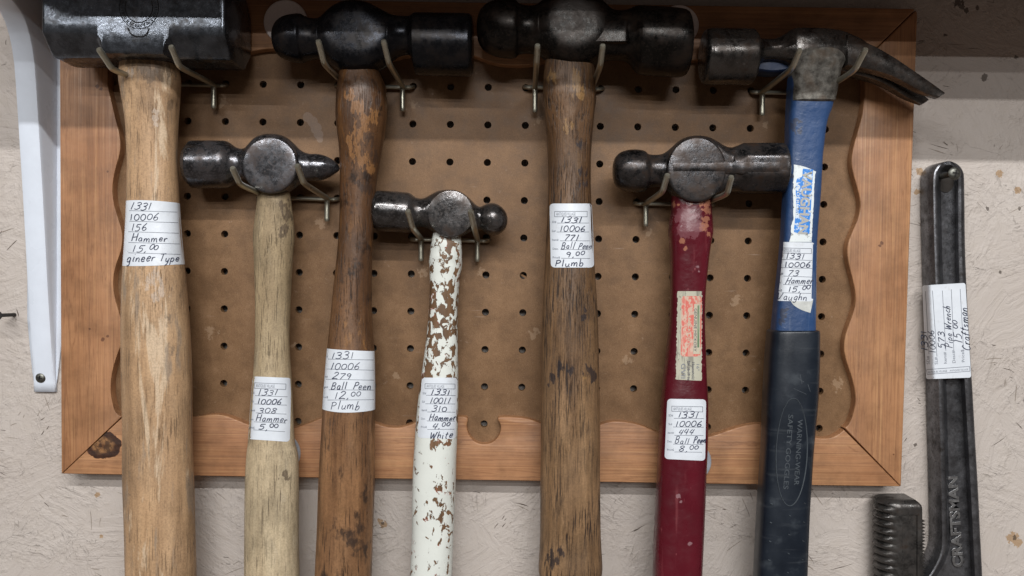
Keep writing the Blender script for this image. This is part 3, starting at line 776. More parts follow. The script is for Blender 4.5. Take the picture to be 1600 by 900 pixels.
# ------------------------------------------------------------------ heads
def head_loft(mb, rows, h, clamp=None, n=2.0, sides=72, step=1.0, facet=None, dep=1.0, soft=14.0):
    """lathe-like head along X from (px, ytop, ybot); clamp(px) = greatest half depth in metres"""
    out = []
    tb = [r for r in table(rows, step)]
    # keep the measured end stations exactly
    for (x, yt, yb) in tb:
        a, b = P(x, yt, h), P(x, yb, h); c = (a + b) / 2; r = (a - b).length / 2; ud = (a - b).normalized()
        cl = clamp(x) if clamp else None
        nn = n(x) if callable(n) else n
        row = []
        for k in range(sides):
            t = 2 * PI * k / sides
            if facet and facet(x) > 0:
                m = PI / 4; tt = (t + m / 2) % m - m / 2; q = lerp(1.0, math.cos(m / 2) / math.cos(tt) * 1.045, facet(x)); e1, e2 = math.cos(t) * q, math.sin(t) * q
            else: e1, e2 = sgnpow(math.cos(t), 2 / nn), sgnpow(math.sin(t), 2 / nn)
            d = r * e1 * dep
            if cl is not None and d: q = abs(d) / cl; d = math.copysign(cl * q / (1 + q ** soft) ** (1 / soft), d)
            row.append(c + ud * (r * e2) + Vector((0, -1, 0)) * d)
        out.append(row)
    mb.grid(out, 0, True, True)
def boss(mb, px, py, rpx, hf, hb, dome=0.0, squash=1.0):
    c = P(px, py, hf); r = rpx * (CAMH - hf) / F; rows = []
    for (k, h) in ((1.02, hb), (1.01, hf - 0.0016), (1.0, hf - 0.0008), (0.975, hf - 0.0002), (0.93, hf), (0.6, hf + dome * 0.6), (0.3, hf + dome * 0.9), (0.02, hf + dome)):
        rows.append([Vector((c.x + r * k * math.cos(2*PI*j/72), -h, c.z + r * k * squash * math.sin(2*PI*j/72))) for j in range(72)])
    mb.grid(rows, 0, True, True)
def win(x, a, b, soft=6):
    return max(0.0, min(1.0, (x - a) / soft, (b - x) / soft))

HG = "hammers hanging in a row on the pegboard"
# ---- sledge
def build_sledge():
    root = empty("sledge_hammer", P(245, 1000, 0.045), "sledge hammer with pale scarred wooden handle and big black octagonal head", "hammer", HG)
    mb = MB(); hc, R, c_max = 0.0455, 0.0245, 0.0118
    zc = P(210, 92, hc + R - c_max).z + R
    roll = 0.0132
    x0, x1 = -0.2865, -0.1755
    def chamfer(x):
        xm0, xm1, s_ = -0.2495, -0.2125, 0.0062
        if x < xm0: t = min(1, (xm0 - x) / s_)
        elif x > xm1: t = min(1, (x - xm1) / s_)
        else: t = 0
        t = math.sqrt(max(0.0, 1 - (1 - t) ** 2)) if t < 1 else 1
        return lerp(0.0016, c_max, t)
    xs = [x0, x0 + 0.0003, x0 + 0.0009, x0 + 0.0018]; x = x0 + 0.003
    while x < x1 - 0.003: xs.append(x); x += 0.0008
    xs += [x1 - 0.0018, x1 - 0.0009, x1 - 0.0003, x1]
    rows = []
    for x in xs:
        e = min(x - x0, x1 - x); k = 1.0 if e >= 0.0018 else 1 - 0.065 * (1 - math.sqrt(max(0, 1 - (1 - e / 0.0018) ** 2)))
        c = chamfer(x); poly = []
        base = [(R, R - c), (R - c, R), (-(R - c), R), (-R, R - c), (-R, -(R - c)), (-(R - c), -R), (R - c, -R), (R, -(R - c))]
        N = len(base)
        for i in range(N):
            p = Vector(base[i]); a = Vector(base[i - 1]); b = Vector(base[(i + 1) % N])
            rad = 0.0007
            pa = p + (a - p).normalized() * min(rad, (a - p).length * 0.4); pb = p + (b - p).normalized() * min(rad, (b - p).length * 0.4)
            poly += [pa, p.lerp((pa + pb) / 2, 0.5), pb]
        # subdivide long flats so the casting can undulate
        pl = []
        for i in range(len(poly)):
            a, b = poly[i], poly[(i + 1) % len(poly)]
            pl.append(a)
            if (b - a).length > 0.004: pl += [a.lerp(b, q / 6) for q in range(1, 6)]
            elif True: pl += [a.lerp(b, 0.5)] * 0
        rows.append([(x, q) for q in pl])
    n = max(len(r) for r in rows)
    def resample(r):
        pts = [q for _, q in r]; L = [0]
        for i in range(len(pts)): L.append(L[-1] + (pts[(i + 1) % len(pts)] - pts[i]).length)
        return pts
    # constant vertex count: parametrise every side with a fixed number of points
    rows2 = []
    for x in xs:
        e = min(x - x0, x1 - x); k = 1.0 if e >= 0.0018 else 1 - 0.065 * (1 - math.sqrt(max(0, 1 - (1 - e / 0.0018) ** 2)))
        c = chamfer(x)
        base = [(R, R - c), (R - c, R), (-(R - c), R), (-R, R - c), (-R, -(R - c)), (-(R - c), -R), (R - c, -R), (R, -(R - c))]
        row = []
        for i in range(8):
            a, b = Vector(base[i]), Vector(base[(i + 1) % 8]); ln = (b - a).length; q = min(0.0008, ln * 0.3) / ln
            for t in (q, 0.25, 0.5, 0.75, 1 - q): row.append(a.lerp(b, t) * k)
        z_roll = -(x - (-0.231)) * 0.004
        rows2.append([Vector((x, -(hc + p[0]), zc + p[1] + z_roll + 0.0002 * math.sin(x * 700) * math.sin(p[0] * 300))) for p in row])
    mb.grid(rows2, 0, True, True)
    st = steel("forged_black_steel", (0.045, 0.05, 0.058), (0.14, 0.156, 0.185), (0.018, 0.015, 0.013), 0.60, 0.20, 0.75, 0.0003, 2.0, 0.1, 0.6, 0.15)
    pf = Plane(hc + R)
    mk = MB()
    hd = mb.build("head", st, root, True, 28)
    # stamped maker's mark and weight
    arc = lambda r0, a0, a1, k=14: [(217 + r0 * math.cos(math.radians(lerp(a0, a1, i / k))), 11 + r0 * 1.12 * math.sin(math.radians(lerp(a0, a1, i / k)))) for i in range(k + 1)]
    ribbon(mk, pf, arc(30.5, -20, 200), 1.2, 0, 0.0001, 2, 0.0002)
    ribbon(mk, pf, arc(21.5, -25, 205), 1.6, 0, 0.0001, 2, 0.0002)
    ribbon(mk, pf, [(200, 44), (204, 52), (211, 56.5), (218, 57.5), (225, 56.5), (230, 52), (233, 44)], 2.4, 0, 0.0001, 3, 0.0002)
    for i in range(30):
        a = lerp(4, 176, i / 29) + random.uniform(-1.5, 1.5)
        p = arc(24, a, a + 0.1, 1)[0]; q = arc(28.5, a + random.uniform(-4, 4), a + 5, 1)[0]
        ribbon(mk, pf, [p, q], 1.0, 0, 0.0001, 2, 0.0002)
    printed(mk, pf, "40 OZ", (205.5, 66), (233.5, 65), 5.0, 0, 0.00012)
    mk.build("stamped_mark", plain("stamped_black", (0.006, 0.006, 0.007), 0.5), hd)
    lf = Loft([(80, 191, 271), (92, 190, 273), (108, 189, 278), (125, 188.5, 280.5), (150, 192.5, 279.5), (165, 195, 278.5), (190, 198, 277), (225, 199.5, 276), (260, 200.5, 276.5), (315, 200, 278.5), (360, 198, 281.5), (410, 195.5, 286), (450, 193.5, 289.5), (500, 192, 293.5), (560, 192, 297), (650, 194, 298.5), (740, 195, 300), (900, 199, 304.7), (1010, 201, 306)], 0.044, 0.72, 2.2)
    hb = MB(); lf.mesh(hb, 72, 0, 0.0002)
    wd = wood("pale_hickory", (0.60, 0.40, 0.235), (0.45, 0.285, 0.16), (0.29, 0.18, 0.10), (0.13, 0.085, 0.05), 0.7, 0.57, (0.64, 0.49, 0.34), 0.60, (0.16, 0.12, 0.085), 0.64, 1.0, 0.5, 0.8, (70, 70, 9), (0.30, 0.23, 0.17), 0.60,
              [([(lf.map(x, y), r) for x, y, r in ((205, 98, .003), (225, 105, .0035), (245, 112, .0045), (262, 108, .004), (235, 122, .003), (270, 165, .003))], (0.12, 0.08, 0.05), 0.6),
               ([(lf.map(x, y), r) for x, y, r in ((244, 175, .0013), (243, 185, .0015), (244, 195, .0014), (240, 438, .004), (245, 455, .0035), (200, 117, .0022))], (0.60, 0.50, 0.42), 0.55)])
    hb.build("handle", wd, root)
    ln = [(( 201, y), (279 + (y - 330) * .1, y + 2.5)) for y in (329, 345.5, 362, 378.8, 395)]
    tag_label(lf, None, None, [("1331", (203, 327.5), (235, 328), 11), ("10006", (203, 343.5), (247, 344), 10.5), ("156", (205, 360), (229, 360.5), 11), ("Hammer", (205, 377), (261, 377.5), 11.5), ("15,^00", (206, 393.5), (244, 394), 11.5), ("gineer", (198, 409.5), (242, 407.5), 13), ("Type", (248, 408.5), (279, 409), 11.5)],
              ln, [(197.5, 377, 200), (197, 393, 201)], root, ((313, 313, 317), (415, 415.5, 413)), (".", ".."))
build_sledge()

# ---- cross peen hammer
def build_cross():
    root = empty("cross_peen_hammer", P(425, 1000, 0.04), "hammer with pointed peen and dull grey tan handle priced 5,00", "hammer", HG)
    mb = MB(); h = 0.037
    head_loft(mb, [(288.5, 246, 268), (289.3, 239, 275), (291, 232, 282), (295, 226, 288), (300, 221.5, 292), (305, 220, 294), (345, 220, 294), (353, 220.5, 293.5), (358, 222.5, 292), (363, 226, 289), (369, 230, 284), (378, 232.5, 281), (386, 230, 284), (394, 222.5, 291), (403, 214.5, 298), (414, 210.5, 303), (424, 209.5, 304), (436, 210.5, 303), (448, 215, 300), (459, 224, 294), (468, 233, 288), (477, 238.5, 283.5), (486, 240.5, 282), (494, 240.5, 282), (504, 242, 281), (513, 245.5, 277.5), (522, 251, 272), (528, 256.5, 268), (530.5, 261.5, 264.5)], h, lambda x: 0.0125 if 385 < x < 464 else lerp(0.0125, 0.05, min(1, max(385 - x, x - 464) / 14)))
    boss(mb, 421, 257.5, 43, h + 0.0138, h, 0.0002, 1.02)
    mb.build("head", steel("grey_worn_steel", (0.065, 0.066, 0.072), (0.15, 0.153, 0.168), (0.045, 0.030, 0.024), 0.58, 0.21, 0.95, 0.0003, 3.1, 0.7), root, True, 40)
    lf = Loft([(294, 404.5, 451), (303, 403.5, 452.5), (330, 400.5, 456.5), (352, 397.5, 459), (372, 396, 459.8), (400, 397.5, 457.5), (450, 399.5, 454), (490, 399.5, 452.5), (540, 398.5, 452.3), (590, 396, 455), (640, 392, 457.5), (690, 388.5, 460), (703, 387, 463), (720, 386, 465.5), (760, 384.5, 465.5), (830, 383, 466), (900, 383, 467), (1010, 383, 468)], 0.037, 0.8, 2.1)
    hb = MB(); lf.mesh(hb, 72, 0, 0.0003)
    wd = wood("grey_ash", (0.68, 0.56, 0.38), (0.54, 0.43, 0.28), (0.37, 0.28, 0.175), (0.10, 0.075, 0.05), 0.75, 0.56, (0.52, 0.43, 0.30), 0.60, (0.10, 0.075, 0.05), 0.66, 3.0, 0.62, 0.9, (60, 60, 20), None, 0.6,
              [([(lf.map(x, y), r) for x, y, r in ((445, 320, .003), (450, 335, .003), (443, 358, .0022), (440, 368, .002), (444, 742, .0018), (447, 748, .0014))], (0.07, 0.045, 0.03), 0.7)], darkening=(480, 720, 0.045, (0.60, 0.56, 0.50), 0.9))
    hb.build("handle", wd, root)
    tag_label(lf, ((395, 588), (455, 590.5), (452.5, 690.5), (388, 686)), ((398, 598), (446.5, 600), (446, 608.5), (397.5, 606.5)),
              [("1331", (403, 617), (432, 618), 9), ("10006", (402, 631), (439, 632), 9), ("308", (403, 645), (431, 646), 9), ("Hammer", (399.5, 658), (448, 660), 10.5), ("5,^00", (404, 671), (433, 672), 9)],
              [((399, 618), (449, 620)), ((398, 631), (448, 633)), ((400, 645), (447, 647)), ((397, 659), (446, 661)), ((396, 671.5), (445, 674.5))],
              [(394.8, 615, 398.3), (394, 628.5, 397), (393, 642.5, 399), (392, 656.5, 397), (391, 669.5, 398)], root)
build_cross()

# ---- reddish brown ball peen
def build_brown():
    root = empty("ball_peen_hammer", P(535, 1000, 0.045), "ball peen hammer with glossy reddish brown blotched handle priced 12,00", "hammer", HG)
    mb = MB(); h = 0.044
    head_loft(mb, [(427, 56, 64), (427.8, 47, 73), (430, 40, 80), (435, 33, 87), (443, 27.5, 92), (452, 24.5, 95.5), (462, 23, 97.5), (470, 22.8, 98), (473, 23.5, 97), (476, 25.5, 95), (486, 29, 93), (495, 30, 92), (503, 27.5, 93), (511, 20.5, 98), (522, 12, 106), (536, 5.5, 113), (550, 3, 117), (563, 3.3, 117.5), (578, 7, 115), (593, 14.5, 109), (605, 20.5, 102), (615, 24.5, 93), (625, 26, 87), (636, 26.2, 85), (641, 25.6, 88), (645, 23.5, 100), (648, 22.3, 110), (653, 21.5, 116), (700, 22, 118), (730, 23, 118.5), (735, 24.5, 116.5), (738, 28, 113), (739, 34, 107)], h, lambda x: 0.0158 if 503 < x < 608 else lerp(0.0158, 0.06, min(1, max(503 - x, x - 608) / 22)), soft=7.0)
    hd = mb.build("head", steel("black_blue_steel", (0.011, 0.012, 0.015), (0.026, 0.028, 0.034), (0.017, 0.013, 0.012), 0.55, 0.22, 0.8, 0.0002, 5.5, 0.3, 0.25, 0.35), root, True, 40)
    mk = MB(); printed(mk, Plane(h + 0.0157), "PLUMB", (554, 48), (557, 78), 9, 0, 0.0001)
    mk.build("stamped_mark", plain("stamp_dark", (0.012, 0.012, 0.014), 0.6), hd)
    lf = Loft([(108, 532, 591), (118, 530, 595), (135, 527.5, 602), (152, 526, 604), (180, 525, 604), (200, 526.5, 602.5), (230, 529.5, 598), (260, 531, 592.5), (290, 531.2, 588), (340, 530.5, 584), (400, 526.5, 581.5), (470, 519.5, 580), (545, 511.5, 584.5), (590, 508, 585.5), (640, 504.5, 585.5), (700, 501, 585.5), (760, 498.5, 584.5), (820, 496, 583), (900, 492.5, 580.5), (1010, 489, 577)], 0.042, 0.8, 2.15)
    hb = MB(); lf.mesh(hb, 72, 0, 0.0002)
    wd = wood("dark_hickory", (0.36, 0.195, 0.095), (0.235, 0.120, 0.057), (0.12, 0.058, 0.029), (0.025, 0.014, 0.01), 0.85, 0.56, (0.36, 0.18, 0.066), 0.61, (0.035, 0.022, 0.017), 0.58, 5.0, 0.36, 1.0, (75, 75, 16), None, 0.6,
              [([(lf.map(x, y), r) for x, y, r in ((557, 165, .0035), (545, 150, .003), (575, 185, .004), (570, 200, .004), (560, 215, .004), (545, 222, .003), (585, 175, .0025), (568, 250, .004), (576, 262, .003), (557, 236, .003))], (0.40, 0.19, 0.066), 0.42),
               ([(lf.map(x, y), r) for x, y, r in ((580, 215, .0035), (585, 245, .003), (563, 292, .0028), (575, 292, .0022), (590, 160, .003))], (0.04, 0.024, 0.018), 0.7)], darkening=(330, 720, 0.045, (0.34, 0.30, 0.27), 0.95))
    hb.build("handle", wd, root)
    ln = [((513, 561), (585, 562.5)), ((511.5, 576.5), (585, 578.5)), ((510, 592.5), (585, 594)), ((514, 609), (584.5, 609.5)), ((512, 625), (585, 624.5))]
    tag_label(lf, None, None, [("1331", (517.5, 560), (552, 561), 10.5), ("10006", (516, 577), (561, 577.5), 10), ("279", (519, 591.5), (548, 592), 9.5), ("Ball", (517.5, 608), (541, 608.5), 11.5), ("Peen", (551, 608.5), (579, 608.5), 11.5), ("12,^00", (522, 623), (561, 622.5), 10.5), ("Plumb", (517, 639.5), (561, 640), 13)],
              ln, [(510, 558, 512.5), (508.5, 590, 512.5), (507.5, 606, 513), (506.5, 622, 513)], root, ((545, 547, 548.5), (640, 644.5, 640.5)), ("#", "m#", "sc#", "ce$"))
build_brown()

# ---- small ball peen with chipped white paint
def build_white():
    root = empty("ball_peen_hammer", P(676, 1000, 0.04), "small ball peen hammer, its wooden handle covered in chipped white paint", "hammer", HG)
    mb = MB(); h = 0.036
    head_loft(mb, [(583.5, 312, 348), (584.5, 304.5, 355), (588, 299.5, 360), (594, 298, 361.5), (615, 299, 362.5), (634, 300.5, 363.5), (640, 301.5, 363), (644, 304, 361), (648, 307.5, 357), (653, 309.5, 355), (660, 310, 354.5), (667, 307.5, 356.5), (675, 303, 361), (684, 298.8, 367), (694, 296.8, 370.5), (705, 296.5, 371.5), (716, 298.5, 370.5), (726, 303.5, 367), (735, 311, 362.5), (742, 318.5, 359.5), (748, 322.5, 358), (752, 322.5, 358.5), (757, 320, 362), (763, 318, 366), (770, 317.3, 367.8), (777, 319, 367), (784, 323.5, 363.5), (789, 329.5, 358), (792, 335.5, 352), (793, 341, 346.5)], h, lambda x: 0.0105 if 665 < x < 742 else lerp(0.0105, 0.05, min(1, max(665 - x, x - 742) / 12)))
    boss(mb, 704, 334, 36, h + 0.0118, h, 0.00015, 1.02)
    mb.build("head", steel("brown_black_steel", (0.06, 0.058, 0.058), (0.14, 0.137, 0.14), (0.036, 0.025, 0.020), 0.55, 0.18, 0.95, 0.0003, 7.7, 0.7), root, True, 40)
    lf = Loft([(364, 677.5, 719), (371, 676, 720), (388, 672.5, 721.5), (405, 670.5, 722.3), (418, 671, 721.5), (432, 672, 719), (450, 672, 716.7), (480, 670.5, 715), (520, 667, 715), (560, 662, 715.7), (590, 658, 716.2), (640, 652, 715.5), (700, 647.5, 713.5), (760, 645, 711.5), (830, 643.5, 709), (900, 641, 706.5), (1010, 638, 703)], 0.036, 0.85, 2.2)
    hb = MB(); lf.mesh(hb, 72, 0, 0.00015)
    hb.build("handle", mat_chip("chipped_white_paint"), root)
    tag_label(lf, ((659.5, 590), (714.5, 590), (711.5, 686), (652.5, 684)), ((664.5, 599.5), (710.5, 600), (710.5, 607.7), (664.5, 607.2)),
              [("1331", (672.5, 617), (702, 617.3), 9), ("10011", (671, 630.2), (702, 630.5), 9), ("310", (674, 643), (697, 643.4), 9), ("Hammer", (670, 657), (711, 657.5), 10.5), ("4,^00", (675, 670), (700, 669), 9), ("White", (671.5, 685), (706, 684), 10.5)],
              [((666, 617.5), (711.5, 618)), ((665, 630.8), (711, 631.2)), ((668, 643.6), (711, 644)), ((667, 657.6), (710.5, 658)), ((668, 671), (709.5, 670.5))],
              [(661, 616, 666.2), (660, 629, 664), (659.5, 642.3, 667.5), (658.8, 655.5, 665), (658.3, 668.5, 667)], root)
build_white()

# ---- dark brown ball peen
def build_dark():
    root = empty("ball_peen_hammer", P(890, 906, 0.045), "big ball peen hammer with weathered dark brown handle ending in a flared butt", "hammer", HG)
    mb = MB(); h = 0.046
    head_loft(mb, [(745, 40, 50), (745.8, 31, 59), (748, 22.5, 67), (753, 14, 75), (761, 7, 81.5), (772, 2, 86.5), (784, 0, 89), (797, 0, 90), (804, 1, 89.5), (807, 3, 88), (810, 6.5, 85), (818, 9.5, 83), (829, 10.5, 83), (838, 8.5, 85), (848, 1.5, 90), (858, -6, 97), (873, -14, 105), (890, -17.5, 108.8), (908, -16, 107.8), (924, -9.5, 103), (937, 0, 97.5), (948, 10, 94.5), (957, 16.5, 93.5), (969, 18, 93.5), (979, 16.5, 95.5), (987, 13.5, 101.5), (993, 11.5, 109), (1003, 11, 115.5), (1040, 13, 118.5), (1060, 15, 119.5), (1069, 17, 118), (1073.5, 20.5, 114.5), (1075.5, 27, 108)], h, lambda x: 0.0174 if 842 < x < 950 else lerp(0.0174, 0.07, min(1, max(842 - x, x - 950) / 26)), soft=7.0)
    # flat forged land running from the cheek to the poll
    rows = []
    for i in range(24):
        x = lerp(930, 990, i / 23); k = 0.5 - 0.5 * math.cos(min(1, (990 - x) / 12) * PI) if x > 978 else 1
        rows.append([P(x, y, h + 0.0035 + 0.0128 * q * (0.75 + 0.25 * k)) for y, q in ((24, 0.4), (30, 0.9), (34, 1.0), (50, 1.0), (64, 1.0), (67, 0.9), (72, 0.4))])
    mb.grid(rows)
    mb.build("head", steel("brown_iron", (0.011, 0.0105, 0.010), (0.028, 0.027, 0.026), (0.024, 0.016, 0.012), 0.53, 0.24, 0.85, 0.0003, 9.2, 0.8), root, True, 40)
    lf = Loft([(94, 852, 926), (104, 851, 928), (122, 849, 930), (146, 848.7, 931.2), (155, 849.5, 931.6), (180, 852, 928.5), (230, 855.2, 924), (280, 856.6, 923), (320, 856, 924), (360, 854.5, 925.8), (400, 852, 928), (470, 848.5, 932.8), (530, 846.5, 935), (600, 846, 936.3), (650, 845.5, 937), (740, 844.5, 937.6), (820, 844, 938.2), (850, 843.2, 939.3), (872, 842, 940.8), (886, 841.3, 941.3), (896, 842.2, 940.5), (902, 845, 937.5), (906, 851, 932)], 0.044, 0.8, 2.15)
    hb = MB(); lf.mesh(hb, 72, 0, 0.0002)
    wd = wood("weathered_oak", (0.36, 0.222, 0.118), (0.245, 0.144, 0.073), (0.12, 0.068, 0.036), (0.024, 0.016, 0.014), 0.92, 0.51, (0.27, 0.165, 0.08), 0.64, (0.028, 0.02, 0.022), 0.665, 7.0, 0.45, 1.0, (60, 60, 22), None, 0.6,
              [([(lf.map(x, y), r) for x, y, r in ((900, 120, .0035), (905, 135, .003), (906, 148, .0025), (864, 118, .003), (886, 196, .0028), (884, 203, .002), (914, 590, .001))], (0.38, 0.22, 0.08), 0.45),
               ([(lf.map(x, y), r) for x, y, r in ((880, 575, .0026), (888, 580, .002), (862, 588, .0028), (858, 602, .0015), (922, 580, .0035), (927, 590, .0025), (914, 485, .0016), (914, 495, .0016), (910, 270, .0025), (912, 285, .0025), (860, 868, .0035), (866, 876, .003), (862, 880, .003), (876, 862, .0022), (908, 228, .0025))], (0.022, 0.018, 0.022), 0.8)], darkening=(300, 640, 0.045, (0.46, 0.40, 0.36), 0.95))
    hb.build("handle", wd, root)
    tag_label(lf, ((859, 318), (925, 318), (928, 418), (861, 418)), ((867, 330.3), (917, 330.3), (917, 338.7), (867, 338.7)),
              [("1331", (875.5, 347.5), (908, 348), 9), ("10006", (874.5, 361.3), (914, 361), 9), ("771", (881, 375.5), (903, 375.5), 9), ("Ball", (877, 389), (897, 389), 10.5), ("Peen", (903, 389), (923, 389), 9.5), ("9,^00", (884, 402.5), (911, 401.5), 9), ("Plumb", (867.5, 416.3), (911, 416), 10.5)],
              [((871, 348.5), (920, 348.5)), ((870, 362.5), (920, 362.5)), ((875, 376.3), (921, 376.3)), ((876, 390), (922, 390)), ((877, 403.5), (922, 403.8))],
              [(863, 348.3, 869.5), (863, 362.3, 868.5), (863.3, 376.2, 873), (864, 390.2, 873), (864, 403.8, 875)], root)
build_dark()

# ---- red ball peen
def build_red():
    root = empty("ball_peen_hammer", P(1060, 1000, 0.04), "ball peen hammer with dark red painted handle and a worn paper decal", "hammer", HG)
    mb = MB(); h = 0.040
    fc = lambda x: 0.9 * win(x, 1148, 1226, 8)
    head_loft(mb, [(957.5, 262, 272), (958.3, 255, 279), (960.5, 247.5, 286.5), (965, 241.5, 292.5), (972, 237, 296.5), (981, 234.5, 299), (992, 233.8, 300), (1003, 235, 299.5), (1008, 237, 298), (1010.5, 239.5, 296), (1014, 241.3, 293.5), (1023, 242, 292), (1033, 241, 292.5), (1041, 237, 295.5), (1050, 229.5, 301), (1061, 220, 309), (1074, 214, 315.5), (1089, 212.5, 318), (1104, 214.5, 316.5), (1117, 220.5, 311.5), (1127, 226.5, 305.5), (1136, 230, 301.5), (1144, 230.3, 300), (1151, 227.5, 300.5), (1156, 225, 302), (1163, 224, 303), (1217, 224, 302.8), (1222, 226, 300), (1225, 229, 297), (1226, 234, 292)], h, lambda x: 0.0128 if 1042 < x < 1138 else lerp(0.0128, 0.05, min(1, max(1042 - x, x - 1138) / 22)), facet=fc)
    boss(mb, 1089, 264.5, 46, h + 0.0142, h, 0.0001, 1.1)
    # forging flash: a raised band along the middle
    rows = []
    for i in range(70):
        x = lerp(1010, 1218, i / 69)
        if x < 1041: hh = h + 0.0102
        elif x < 1052: hh = h + lerp(0.0102, 0.0144, (x - 1041) / 11)
        elif x < 1128: hh = h + 0.0144
        elif x < 1142: hh = h + lerp(0.0144, 0.0142, (x - 1128) / 14)
        elif x < 1158: hh = h + lerp(0.0142, 0.0159, (x - 1142) / 16)
        else: hh = h + 0.01605
        jt = 0.7 * math.sin(x * 0.37) + 0.5 * math.sin(x * 0.83); wv = 3 if x < 1041 else 0
        rows.append([P(x, 252 + wv + jt, hh - 0.003), P(x, 253.5 + wv + jt, hh - 0.0002), P(x, 257 + wv * .5, hh), P(x, 262, hh), P(x, 267.5 - wv, hh - 0.0001), P(x, 271 - wv + jt * .6, hh - 0.0008), P(x, 273.5 - wv + jt, hh - 0.003)])
    mb.grid(rows)
    mb.build("head", steel("rough_forged_steel", (0.032, 0.032, 0.034), (0.085, 0.085, 0.09), (0.036, 0.023, 0.017), 0.53, 0.22, 0.95, 0.0004, 11.3, 0.9), root, True, 40)
    lf = Loft([(306, 1050.5, 1109), (314, 1050, 1110), (330, 1049.5, 1110.7), (346, 1047, 1112), (362, 1045.5, 1112.6), (368, 1045.7, 1112), (390, 1047.2, 1108.2), (420, 1048, 1105), (455, 1048, 1101.7), (500, 1046.5, 1100.3), (540, 1042.8, 1101.3), (590, 1037, 1103), (620, 1034.3, 1104.5), (650, 1032.3, 1104.8), (690, 1030.2, 1104.2), (720, 1028.5, 1103), (780, 1025.5, 1100.6), (850, 1022, 1097.6), (900, 1020.5, 1095.5), (1010, 1017, 1091)], 0.040, 0.85, 2.8, lump=0.00006)
    hb = MB(); lf.mesh(hb, 72, 0, 0.0001)
    worn = [(lf.map(x, y), r) for x, y, r in ((1052, 319, .002), (1106, 318, .0028), (1105, 328, .003), (1104, 340, .0025), (1099, 353, .0028), (1102, 345, .002), (1066, 376, .0016), (1071, 388, .001), (1108, 366, .0018), (1060, 320, .001), (1080, 318, .0012), (1095, 319, .0015))]
    hb.build("handle", mat_paint("dark_red_lacquer", (0.088, 0.006, 0.013), (0.30, 0.08, 0.09), 0.66, 0.24, worn, 0.0004, extra=[([(lf.map(x, y), r) for x, y, r in ((1068, 338, .006), (1078, 346, .0065), (1084, 352, .006), (1072, 358, .005), (1086, 365, .003))], (0.22, 0.085, 0.10), 0.55, 0.9), ([(lf.map(x, y), r) for x, y, r in ((1092, 424, .0012), (1091, 417, .001), (1060, 775, .0015), (1064, 784, .001), (1078, 850, .0012), (1052, 700, .0008))], (0.33, 0.20, 0.22), 0.6, 1.5)]), root)  # pinkish scuffs near the top paint in the gloss of flattened facets
    # old manufacturer's decal: cream paper, red panel, green strip
    d = MB()
    sheet(d, lf, (1058, 455), (1097.5, 455), (1097, 595), (1055, 593), 0, 0.00014, 0.03, 16, 60, 0.045)
    sheet(d, lf, (1065, 462.5), (1096.3, 462.5), (1095, 557), (1063.5, 557), 1, 0.0002, 0.16, 12, 34)
    sheet(d, lf, (1084.5, 475), (1094, 475), (1093, 553), (1082.5, 553), 2, 0.00026, 0.02, 6, 24)
    sheet(d, lf, (1089.5, 477), (1092.5, 477), (1092, 543), (1089, 543), 3, 0.0003, 0.3, 3, 18)
    printed(d, lf, "GENUINE HICKORY", (1084.6, 482), (1083.4, 549), 4.2, 4, 0.00034)
    printed(d, lf, "HICKORY", (1075, 497), (1073.5, 540), 4.6, 2, 0.0003)
    printed(d, lf, "GVII", (1064.5, 568), (1064, 591), 7.0, 5, 0.0003)
    printed(d, lf, "For 16-20 oz", (1074.5, 564), (1074, 594), 4.0, 4, 0.0003)
    printed(d, lf, "Household", (1081, 566), (1080.5, 592.5), 4.0, 4, 0.0003)
    printed(d, lf, "16\"", (1088, 569), (1087.8, 579), 4.2, 5, 0.0003)
    def worn_mat(nm, c, c2, th):
        g = G(nm); m = g.ramp(g.noise(g.map((1, 1, .5)), 420, 5, 0.7), [(th, 0.0), (th + 0.06, 1.0)])
        s = g.ramp(g.noise(g.map((700, 700, 30)), 1, 3), [(0.55, 0.0), (0.65, 0.6)])
        return g.fin(g.mix(s, g.mix(m, c, c2), c2), 0.6)
    d.build("maker_decal", [worn_mat("old_cream_paper", (0.46, 0.45, 0.36), (0.10, 0.09, 0.08), 0.60), worn_mat("faded_red_print", (0.62, 0.14, 0.11), (0.58, 0.42, 0.33), 0.50), worn_mat("cream_strip", (0.52, 0.47, 0.36), (0.40, 0.34, 0.26), 0.6), worn_mat("faded_green_print", (0.13, 0.20, 0.11), (0.42, 0.42, 0.32), 0.58), M['ink'], M['print']], root)
    tag_label(lf, ((1043, 623), (1103, 624), (1101.5, 720), (1038.5, 717)), ((1050, 634.5), (1097.5, 635.5), (1097.5, 643.5), (1050, 642.5)),
              [("1331", (1058.5, 652.5), (1090, 653), 9), ("10006", (1055, 666), (1096, 666), 9), ("444", (1060, 679), (1082, 679.5), 9), ("Ball", (1054, 693), (1076, 694), 10.5), ("Peen", (1083, 692), (1101.5, 691.5), 10), ("8,^00", (1060, 705.5), (1089, 705), 9)],
              [((1053, 653.5), (1099.5, 654)), ((1052, 667), (1099, 667.5)), ((1054, 680), (1098.5, 680.5)), ((1052, 693.8), (1098.5, 694.5)), ((1054, 706), (1096.5, 706.5))],
              [(1045, 650.5, 1052), (1045, 664, 1050.5), (1044, 677.5, 1053), (1043.2, 691, 1051), (1042.8, 704, 1053)], root)
build_red()

